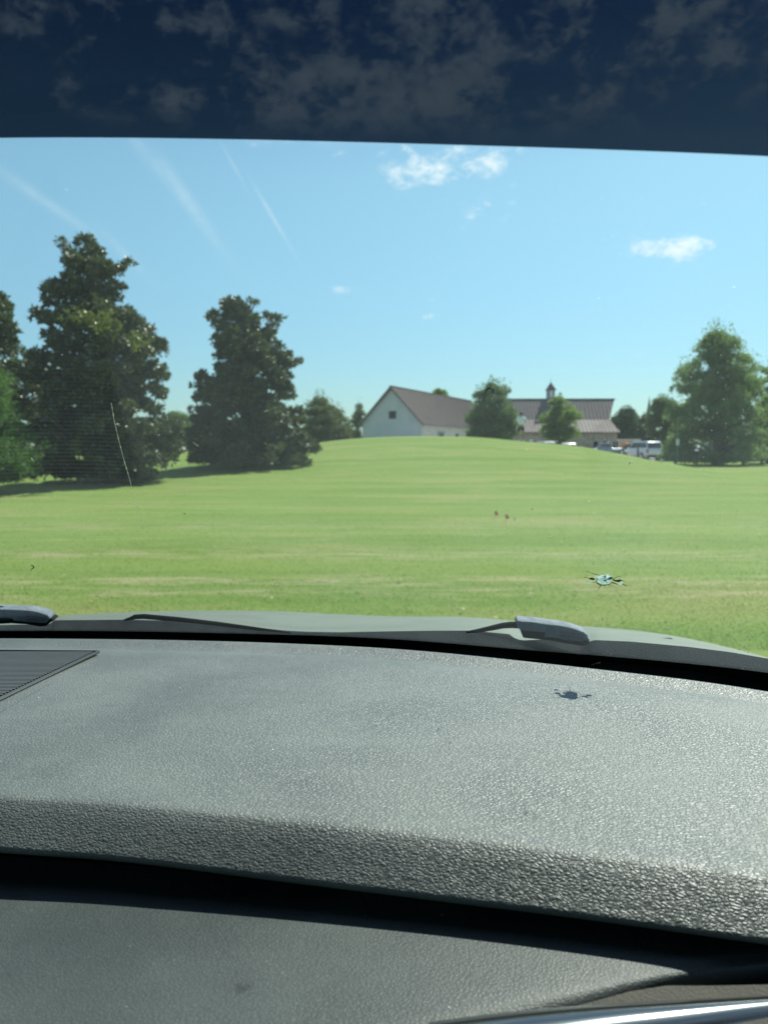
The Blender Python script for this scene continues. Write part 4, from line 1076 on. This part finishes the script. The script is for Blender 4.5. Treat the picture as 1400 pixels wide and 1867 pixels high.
# dashboard: cross sections read across the picture, heights in metres
def curve(tab, us):
    a = [q_[0] for q_ in tab]; b = [q_[1] for q_ in tab]
    fine_ = np.linspace(us[0], us[-1], 400); v_ = np.interp(fine_, a, b); kk = np.hanning(41); kk /= kk.sum()
    v_ = np.convolve(np.pad(v_, 20, mode='reflect', reflect_type='odd'), kk, 'valid')
    return np.interp(us, fine_, v_)


def leather(name, base, rough, scale, strength, spec=.5, stretch=(.85, .95, 1.7), dust=.35):
    m = bpy.data.materials.new(name); m.use_nodes = True
    t = NT(m.node_tree); p = t.n['Principled BSDF']; ps_ = t.pos()
    vec = t.mapping(ps_, stretch)
    wv = t.new('ShaderNodeVectorMath', operation='ADD'); nz_ = t.new('ShaderNodeTexNoise'); t.l.new(vec, nz_.inputs['Vector']); nz_.inputs['Scale'].default_value = scale * .35
    sc = t.new('ShaderNodeVectorMath', operation='SCALE'); t.l.new(nz_.outputs['Color'], sc.inputs[0]); sc.inputs['Scale'].default_value = 2.2 / scale
    t.l.new(vec, wv.inputs[0]); t.l.new(sc.outputs[0], wv.inputs[1])
    vo = t.new('ShaderNodeTexVoronoi', feature='F1'); t.l.new(wv.outputs[0], vo.inputs['Vector']); vo.inputs['Scale'].default_value = scale
    ve = t.new('ShaderNodeTexVoronoi', feature='DISTANCE_TO_EDGE'); t.l.new(wv.outputs[0], ve.inputs['Vector']); ve.inputs['Scale'].default_value = scale
    cell = t.math('SUBTRACT', t.ramp(ve.outputs['Distance'], 0.0, .28), t.math('MULTIPLY', vo.outputs['Distance'], .35))
    hgt = t.math('ADD', cell, t.math('MULTIPLY', t.noise(vec, scale * 1.3, 4, .6), .8))
    bn = t.new('ShaderNodeBump'); bn.inputs['Strength'].default_value = strength; bn.inputs['Distance'].default_value = .0007
    t.l.new(hgt, bn.inputs['Height']); t.l.new(bn.outputs[0], p.inputs['Normal'])
    du = t.noise(ps_, 5.0, 6, .65); du2 = t.noise(ps_, 260.0, 3, .6)
    lo = (*base, 1); hi = tuple(min(1, b * (1 + dust) + .012) for b in base) + (1,)
    c = t.mix(t.ramp(du, .3, .7), lo, hi)
    c = t.mix(t.math('MULTIPLY', t.ramp(ve.outputs['Distance'], .0, .12, 1.0, 0.0), .45), c, tuple(b * .45 for b in base) + (1,))
    c = t.mix(t.math('MULTIPLY', t.ramp(du2, .66, .78), .35), c, (.30, .31, .30, 1))
    cr = t.new('ShaderNodeTexVoronoi'); t.l.new(ps_, cr.inputs['Vector']); cr.inputs['Scale'].default_value = 30.0
    c = t.mix(t.math('LESS_THAN', cr.outputs['Distance'], .024), c, (.62, .62, .58, 1))
    sm_ = t.noise(t.mapping(ps_, (2, 9, 2), rot=(0, 0, .5)), 2.0, 7, .7)
    c = t.mix(t.math('MULTIPLY', t.ramp(sm_, .52, .72), .22), c, tuple(b * 1.6 + .02 for b in base) + (1,))
    t.l.new(c, p.inputs['Base Color'])
    t.l.new(t.ramp(du, .3, .7, rough - .05, rough + .07), p.inputs['Roughness']); p.inputs['Specular IOR Level'].default_value = spec
    return m


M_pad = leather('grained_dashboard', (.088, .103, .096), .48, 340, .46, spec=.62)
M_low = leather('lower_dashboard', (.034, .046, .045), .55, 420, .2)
us = np.linspace(-620, 1640, 150)
far = curve([(-700, 1192), (-400, 1170), (-150, 1164.5), (0, 1163.5), (200, 1165), (330, 1167), (480, 1171), (600, 1176), (700, 1181), (800, 1189), (900, 1199), (1000, 1210), (1100, 1221), (1250, 1238), (1400, 1260), (1640, 1310)], us)
fold = curve([(-700, 1415), (-300, 1440), (0, 1459), (200, 1471), (400, 1490), (550, 1505), (700, 1521), (850, 1538), (1000, 1556), (1200, 1582), (1400, 1606), (1640, 1636)], us)
lip = curve([(-700, 1500), (-300, 1526), (0, 1551), (200, 1564), (350, 1582), (500, 1602), (700, 1626), (850, 1645), (1000, 1663), (1200, 1690), (1400, 1718), (1640, 1752)], us)
ZT = 1.070
rows = []


def zdrop(u, v, z): return tuple(at_z(u, v, z))


colA = [at_z(u, v, ZT - .0015) for u, v in zip(us, far)]
colB = [at_z(u, v, ZT) for u, v in zip(us, fold)]
colC = []
for (b, u, v) in zip(colB, us, lip):
    # lip: 36 mm nearer than the fold
    y_ = b.y - .0295; d_ = rayd(u, v); k = y_ / d_.y; colC.append(Vector((d_.x * k, y_, CAMZ + d_.z * k)))
prof_rows = []
prof_rows.append([(a.x, a.y + .012, a.z - .045) for a in colA])
prof_rows.append([(a.x, a.y + .006, a.z - .012) for a in colA])
prof_rows.append([(a.x, a.y + .002, a.z - .003) for a in colA])
prof_rows.append([(a.x, a.y - .003, a.z + .0012) for a in colA])
prof_rows.append([(a.x, a.y - .009, a.z + .0004) for a in colA])
prof_rows.append([(a.x, a.y - .030, a.z - .0042) for a in colA])
prof_rows.append([(a.x, a.y - .043, a.z - .0050) for a in colA])
prof_rows.append([(a.x, a.y - .050, a.z - .0036) for a in colA])
for f_ in (.16, .22, .3, .4, .5, .6, .7, .8, .87, .92):
    prof_rows.append([tuple(a.lerp(b, f_) + Vector((0, 0, .004 * math.sin(f_ * math.pi)))) for a, b in zip(colA, colB)])
for k, (f_, dz_) in enumerate([(-.22, .0016), (-.10, .0012), (-.02, -.0003), (.08, -.002), (.2, 0)]):
    if f_ < 0: prof_rows.append([tuple(b + (a - b).normalized() * (-f_ * .06) + Vector((0, 0, dz_))) for a, b in zip(colA, colB)])
    else: prof_rows.append([tuple(b.lerp(c_, f_) + Vector((0, 0, dz_ * .5))) for b, c_ in zip(colB, colC)])
for f_ in (.4, .6, .8, .92): prof_rows.append([tuple(b.lerp(c_, f_)) for b, c_ in zip(colB, colC)])
prof_rows.append([tuple(c_ + Vector((0, -.0005, -.0005))) for c_ in colC])
prof_rows.append([(c_.x, c_.y + .0035, c_.z - .0055) for c_ in colC])
prof_rows.append([(c_.x, c_.y + .02, c_.z - .010) for c_ in colC])
prof_rows.append([(c_.x, c_.y + .09, c_.z - .014) for c_ in colC])
prof_rows.append([(c_.x, c_.y + .12, c_.z - .06) for c_ in colC])
dash = carpart(link('dashboard', grid_mesh('dashboard', widen(prof_rows)), M_pad, None, True))
sbm = dash.modifiers.new('sub', 'SUBSURF'); sbm.levels = 1; sbm.render_levels = 1

# lower shelf under the overhang
gap = curve([(-700, 1600), (-300, 1630), (0, 1656), (200, 1671), (500, 1706), (700, 1727), (900, 1744), (1050, 1762), (1200, 1784), (1400, 1800), (1640, 1815)], us)
rows = []
ZL = ZT - .048
def zl(u): return ZT - .0535 + .0145 * min(max(u / 1250, 0), 1.1)
lowS = [at_z(u, v, ZL) for u, v in zip(us, gap)]
botS = [at_z(u, 2250, ZL - .012) for u in us]
EU = [(1640, 1742), (1400, 1764), (1300, 1776), (1250, 1784), (1190, 1796), (1130, 1812), (1060, 1832), (1000, 1847), (930, 1868), (860, 1890), (760, 1925), (600, 1990)]


def shelf_poly():
    """outline of the lit lower pad in plan, its right end tapering to a rolled point"""
    top = []
    for u, v in zip(us, gap):
        if u < 1180: top.append(at_z(u, v - 60, ZL))
    edge = [at_z(u, v, ZL) for u, v in EU[1:]]
    return top, edge


# build as grid between the far row (under the overhang) and the near edge
nu = np.concatenate([np.linspace(-620, 1000, 60), np.linspace(1020, 1640, 40)])
ev = np.interp(nu, [e[0] for e in EU][::-1], [e[1] for e in EU][::-1]); ev[nu < 600] = 1990 + (600 - nu[nu < 600]) * .35
gvv = np.interp(nu, us, gap)
rows = []
for f_ in (-.5, -.2, 0, .1, .25, .45, .65, .8, .9, .96, 1.0):
    rr2 = []
    for u, g_, e_v in zip(nu, gvv, ev):
        a = at_z(u, min(g_ - 40, e_v - 34), zl(u)); b = at_z(u, e_v, zl(u) - .004)
        p_ = a.lerp(b, max(f_, 0)); 
        if f_ < 0: p_ = a + Vector((0, -f_ * .09, -.002))
        if f_ > .8: p_ = p_ + Vector((0, 0, -.010 * ((f_ - .8) / .2) ** 2))
        rr2.append(tuple(p_))
    rows.append(rr2)
rows.append([(p_[0], p_[1] + .002, p_[2] - .012) for p_ in rows[-1]])
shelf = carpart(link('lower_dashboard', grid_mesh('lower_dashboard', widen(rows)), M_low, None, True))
sbm = shelf.modifiers.new('sub', 'SUBSURF'); sbm.levels = 1; sbm.render_levels = 1
# dark trim behind and below, brownish strip and chrome strip at the right
back = mat('dark_trim', (.018, .02, .024), .6)
carpart(MB().box((CX, .72, .93), (2.0, .1, .16)).build('recess_panel', back))
carpart(MB().box((CX, 1.25, .975), (2.0, .5, .02)).build('gap_blackout', black))  # black sheet added to keep the gap behind the dashboard dark
tau = mat('taupe_trim', (.060, .056, .046), .8, var=.2, vscale=60, bump=.4, bscale=400)
tp = [(1800, 1770), (1400, 1796), (1300, 1798), (1215, 1798), (1150, 1808), (1040, 1838), (930, 1872), (800, 1915), (800, 2050), (1800, 2050)]
tpts = [at_z(u, v, ZT - .0405) for u, v in tp]
carpart(MB().prism(tpts, (0, 0, -.03)).build('side_trim', tau))
sil = bpy.data.materials.new('satin_metal'); sil.use_nodes = True
t = NT(sil.node_tree); p = t.n['Principled BSDF']
p.inputs['Base Color'].default_value = (.16, .185, .19, 1); p.inputs['Metallic'].default_value = .9; p.inputs['Roughness'].default_value = .13
tc0 = [(780, 1866), (900, 1850), (1000, 1840), (1100, 1832), (1200, 1826), (1300, 1820), (1400, 1814), (1500, 1809), (1650, 1801)]
rows = []
ct0 = [at_z(u, v, ZT - .040) for u, v in tc0]
for k in range(22):
    # crowned satin strip: rises from the trim, crests, then falls away towards the viewer
    g_ = k / 12
    row_ = []
    for (u, v), c_ in zip(tc0, ct0):
        Wd_ = float(np.interp(u, [900, 1100, 1345, 1420, 1600], [.040, .031, .020, .0155, .012]))
        y_ = g_ * Wd_ if g_ <= 1 else Wd_ + (g_ - 1) * .09
        z_ = .20 * Wd_ * math.sin(min(g_ * 1.15 + .08, 1.23) * math.pi * .80) - max(g_ - 1, 0) * .03
        row_.append((c_.x, c_.y - y_, c_.z + z_ - .001))
    rows.append(row_)
met = carpart(link('metal_trim', grid_mesh('metal_trim', rows), sil, None, True))
sbm = met.modifiers.new('sub', 'SUBSURF'); sbm.levels = 2; sbm.render_levels = 2

# speaker grille at the left: ribs over a dark well
gt = ZT + .0045
A, B, D_ = at_z(-260, 1187, gt), at_z(176, 1190, gt), at_z(-40, 1293, gt)
E_ = at_z(-260, 1400, gt)
well = mat('grille_well', (.015, .018, .019), .8)
grl = carpart(MB().prism([A, B, D_, E_], (0, 0, -.003)).build('speaker_grille', well))
rb = MB()
nrib = 90
y_top = min(A.y, B.y); y_bot = E_.y
for k in range(nrib):
    y = y_top - .002 - k * .0054
    if y < y_bot: break
    # right end on line B-D-E
    pts3 = [B, D_, E_]
    xr = None
    for a, b in zip(pts3[:-1], pts3[1:]):
        if b.y <= y <= a.y: xr = a.x + (b.x - a.x) * (a.y - y) / (a.y - b.y)
    if xr is None: continue
    xl = A.x + (E_.x - A.x) * (A.y - y) / (A.y - E_.y)
    if xr - .004 > xl: rb.box(((xl + xr - .004) / 2, y, gt + .0006), (xr - .004 - xl, .0029, .0018))
rbo = sub(rb.build('rib', mat('grille_rib', (.085, .095, .098), .5)), grl); tag(rbo, kind='stuff')
bd = MB(); bd.tube([A + Vector((0, .003, .0005)), B + Vector((.002, .002, .0005)), D_ + Vector((.003, 0, .0005)), E_ + Vector((.003, 0, .0005))], .0022, 6)
sub(bd.build('grille_border', mat('grille_edge', (.07, .08, .08), .5)), grl)

# cowl panel outside the glass
cowl = mat('cowl_plastic', (.020, .026, .030), .85, spec=.08, var=.3, vscale=30, bump=.5, bscale=500)
ct_ = [(-600, 1150), (-100, 1138), (0, 1140), (92, 1138), (100, 1131), (230, 1130), (330, 1132.5), (400, 1137), (460, 1143), (520, 1150), (560, 1152), (620, 1153), (720, 1151), (800, 1150), (860, 1150), (925, 1156), (932, 1157), (937, 1163), (950, 1168),
       (990, 1166), (1010, 1166), (1040, 1172), (1060, 1177), (1073, 1171), (1080, 1167), (1150, 1170), (1250, 1179), (1330, 1189), (1400, 1201), (1600, 1235)]
cuu = np.linspace(-600, 1600, 240); cvv = np.interp(cuu, [a for a, b in ct_], [b for a, b in ct_])
rows = [[], [], [], []]
for u, v in zip(cuu, cvv):
    g_ = on_glass(u, v); p_ = at_y(u, v, g_.y + .075)
    rows[0].append((p_.x, p_.y + .03, p_.z - .03)); rows[1].append((p_.x, p_.y + .006, p_.z - .0035)); rows[2].append(tuple(p_)); rows[3].append((p_.x, g_.y + .012, p_.z - .047))
carpart(link('cowl_panel', grid_mesh('cowl_panel', rows), cowl, None, True))

# bonnet
hoodm = bpy.data.materials.new('dusty_bonnet_green_reflection'); hoodm.use_nodes = True
t = NT(hoodm.node_tree); p = t.n['Principled BSDF']; o_ = t.pos()
p.inputs['Metallic'].default_value = .15; p.inputs['Roughness'].default_value = .55; p.inputs['Coat Weight'].default_value = .15; p.inputs['Coat Roughness'].default_value = .3
t.l.new(t.mix(t.ramp(t.noise(o_, 9.0, 6, .6), .3, .7), (.13, .155, .125, 1), (.165, .19, .155, 1)), p.inputs['Base Color'])  # dusty silver paint with the reflected green put into its colour
hs = [(-700, 1190), (-300, 1150), (-100, 1136), (60, 1126), (130, 1121), (230, 1116), (330, 1113.5), (430, 1113), (500, 1114), (560, 1117), (620, 1121), (680, 1123), (740, 1125), (790, 1125), (830, 1123), (860, 1124), (900, 1129), (960, 1134.5), (1020, 1140), (1080, 1143),
      (1150, 1148), (1220, 1157), (1290, 1171), (1340, 1184), (1400, 1201), (1480, 1230), (1600, 1290)]
hu = np.linspace(-650, 1560, 120); hv = curve([(a, b) for a, b in hs], hu)
rows = [[] for _ in range(10)]
for u, v in zip(hu, hv):
    yf = 2.35 - .42 * ((u - 300) / 900) ** 2
    yf = max(yf, 1.65)
    far_ = at_y(u, v, yf); g_ = on_glass(min(max(u, -400), 1500), np.interp(u, [a for a, b in ct_], [b for a, b in ct_]) + 6)
    near_ = at_y(u, np.interp(u, [a for a, b in ct_], [b for a, b in ct_]) + 9, g_.y + .13)
    for k, f_ in enumerate((0, .15, .35, .55, .75, .9, 1.0)):
        q_ = near_.lerp(far_, f_); q_.z += .006 * math.sin(f_ * math.pi) * (1 if f_ < 1 else 0)
        rows[k].append(tuple(q_))
    rows[7].append((far_.x * 1.01, far_.y + .04, far_.z - .015)); rows[8].append((far_.x * 1.03, far_.y + .12, far_.z - .10)); rows[9].append((far_.x * 1.03, far_.y + .14, far_.z - .45))
carpart(link('bonnet', grid_mesh('bonnet', rows), hoodm, None, True))

# wipers
capm = mat('weathered_wiper_plastic', (.17, .215, .25), .55, var=.3, vscale=60, bump=.4, bscale=600)
armm = mat('wiper_arm_black', (.010, .012, .013), .8, spec=.08, bump=.3, bscale=500)


def wiper(cap, low_, arm, arm_r, label_box, Yd, loc_lab, blade):
    r_ = carpart(MB().prism([at_y(u, v, Yd) for u, v in cap], (0, .022, .004)).build('wiper', capm, None, bevel=.0022, seg=3))
    r_['label'] = loc_lab
    sub(MB().prism([at_y(u, v, Yd - .0012) for u, v in low_], (0, .02, .003)).build('arm_hinge', armm, None, bevel=.001), r_)
    if arm: sub(MB().tube([at_y(u, v, Yd + .012) for u, v in arm], arm_r, 8).build('wiper_arm', armm, None, smooth=True), r_)
    a, b, c_, d_ = [at_y(u, v, Yd - .0012) for u, v in label_box]
    bx3 = MB(); bx3.prism([a, b, c_, d_], (0, .0009, 0)); lb = sub(bx3.build('maker_plate', mat('plate_recess', (.10, .125, .15), .6, var=.3, vscale=300)), r_)
    tx = MB(); rs = random.Random(5); n_ = 15
    for k in range(n_):
        f_ = .06 + .88 * k / (n_ - 1)
        top3 = a.lerp(b, f_); bot3 = d_.lerp(c_, f_); hh = .30 + rs.random() * .1
        m0 = top3.lerp(bot3, hh); m1 = top3.lerp(bot3, .72 + rs.random() * .12)
        tx.tube([m0 + Vector((0, -.0006, 0)), m1 + Vector((0, -.0006, 0))], .00035, 4)
        if rs.random() < .6: tx.tube([m0 + Vector((0, -.0006, 0)), m0.lerp(m1, .1) + Vector(((b - a).length * .04, -.0006, 0))], .0003, 4)
    sub(tx.build('embossed_lettering', capm), lb)
    for nm, pts_, rad in blade: sub(MB().tube([at_y(u, v, Yd + .01) for u, v in pts_], rad, 6).build(nm, armm, None, smooth=True), r_)
    return r_


wiper([(943, 1132), (975, 1134.5), (1001, 1138.5), (1020, 1140.5), (1037, 1143.5), (1052, 1148), (1064, 1152.5), (1071.5, 1158), (1072, 1165), (1066, 1170.5), (1058, 1171), (1020, 1166), (996, 1163), (953, 1160.5), (948, 1149), (942, 1141)],
      [(950, 1150), (975, 1152), (994, 1154), (993, 1162), (1020, 1165), (1062, 1171), (1075, 1167), (1074, 1174), (1062, 1178.5), (1040, 1175), (1000, 1168), (954, 1163.5)],
      [(950, 1140), (930, 1139.5), (915, 1141), (895, 1145.5), (875, 1149.5), (850, 1153)], [.0052, .0050, .0045, .004, .0032, .0015],
      [(1021, 1150.5), (1064, 1156), (1062, 1166.5), (1023, 1161)], 1.16, 'wiper foot with recessed plate, right of centre', [('washer_nozzle', [(961, 1131.5), (966, 1132.5)], .002)])
wiper([(-60, 1107), (0, 1111), (30, 1112), (51, 1113), (63, 1114.7), (76, 1118), (86, 1121.5), (91.5, 1127), (90, 1133), (82, 1137.5), (66, 1136.5), (40, 1134.5), (24, 1133), (-60, 1130)],
      [(-60, 1126), (0, 1127), (22, 1128), (24, 1133), (60, 1136), (84, 1137), (92, 1128), (99, 1131.5), (92, 1135), (84, 1142), (72, 1143), (50, 1139), (20, 1137), (-60, 1141)],
      None, 0, [(46, 1122), (84, 1126), (80, 1133.5), (46, 1132)], 1.27, 'wiper foot at the left picture border', [('washer_nozzle', [(-14, 1108), (2, 1107.5), (8, 1110)], .0026)])
wb = MB()
wb.tube([at_y(u, v, 1.30) for u, v in [(226, 1131), (238, 1128), (246, 1125), (262, 1124), (330, 1130), (400, 1138), (470, 1147), (530, 1154)]], [.0015, .003, .0042, .0044, .0042, .0038, .003, .0015], 8)
carpart(wb.build('wiper_blade', armm, None, smooth=True))

# cabin shell behind and around the viewer
lin = mat('headliner_fabric', (.16, .16, .15), .9, var=.08, vscale=30)
inner = mat('cabin_trim', (.035, .036, .038), .7)
carpart(MB().box((CX, -.80, 1.685), (2.2, 2.45, .03)).build('headliner', lin))
carpart(MB().box((CX, -1.95, .9), (2.0, .08, 1.4)).build('rear_panel', inner))
for s_ in (-1, 1):
    carpart(MB().box((CX + s_ * 1.09, -.45, .58), (.10, 2.75, .92)).build('door_panel', inner))
    xe_ = CX + s_ * 1.055
    carpart(MB().tube([(xe_ + s_ * .02, glassY(xe_, z_) + .01, z_) for z_ in np.linspace(.96, 1.66, 9)], [.075] * 9, 10).build('windscreen_pillar', lin, smooth=True))
    carpart(MB().box((xe_, -.80, 1.63), (.10, 2.45, .09)).build('roof_rail', lin, bevel=.02))
carpart(MB().box((CX, -.5, .22), (2.0, 2.9, .06)).build('cabin_floor', inner))
carpart(MB().box((CX + .42, -.42, .55), (.52, .55, .5)).box((CX + .42, -.72, 1.0), (.5, .16, .75)).build('seat', inner, bevel=.06, seg=3))
carpart(MB().box((CX - .42, -.42, .55), (.52, .55, .5)).box((CX - .42, -.72, 1.0), (.5, .16, .75)).build('seat', inner, bevel=.06, seg=3))
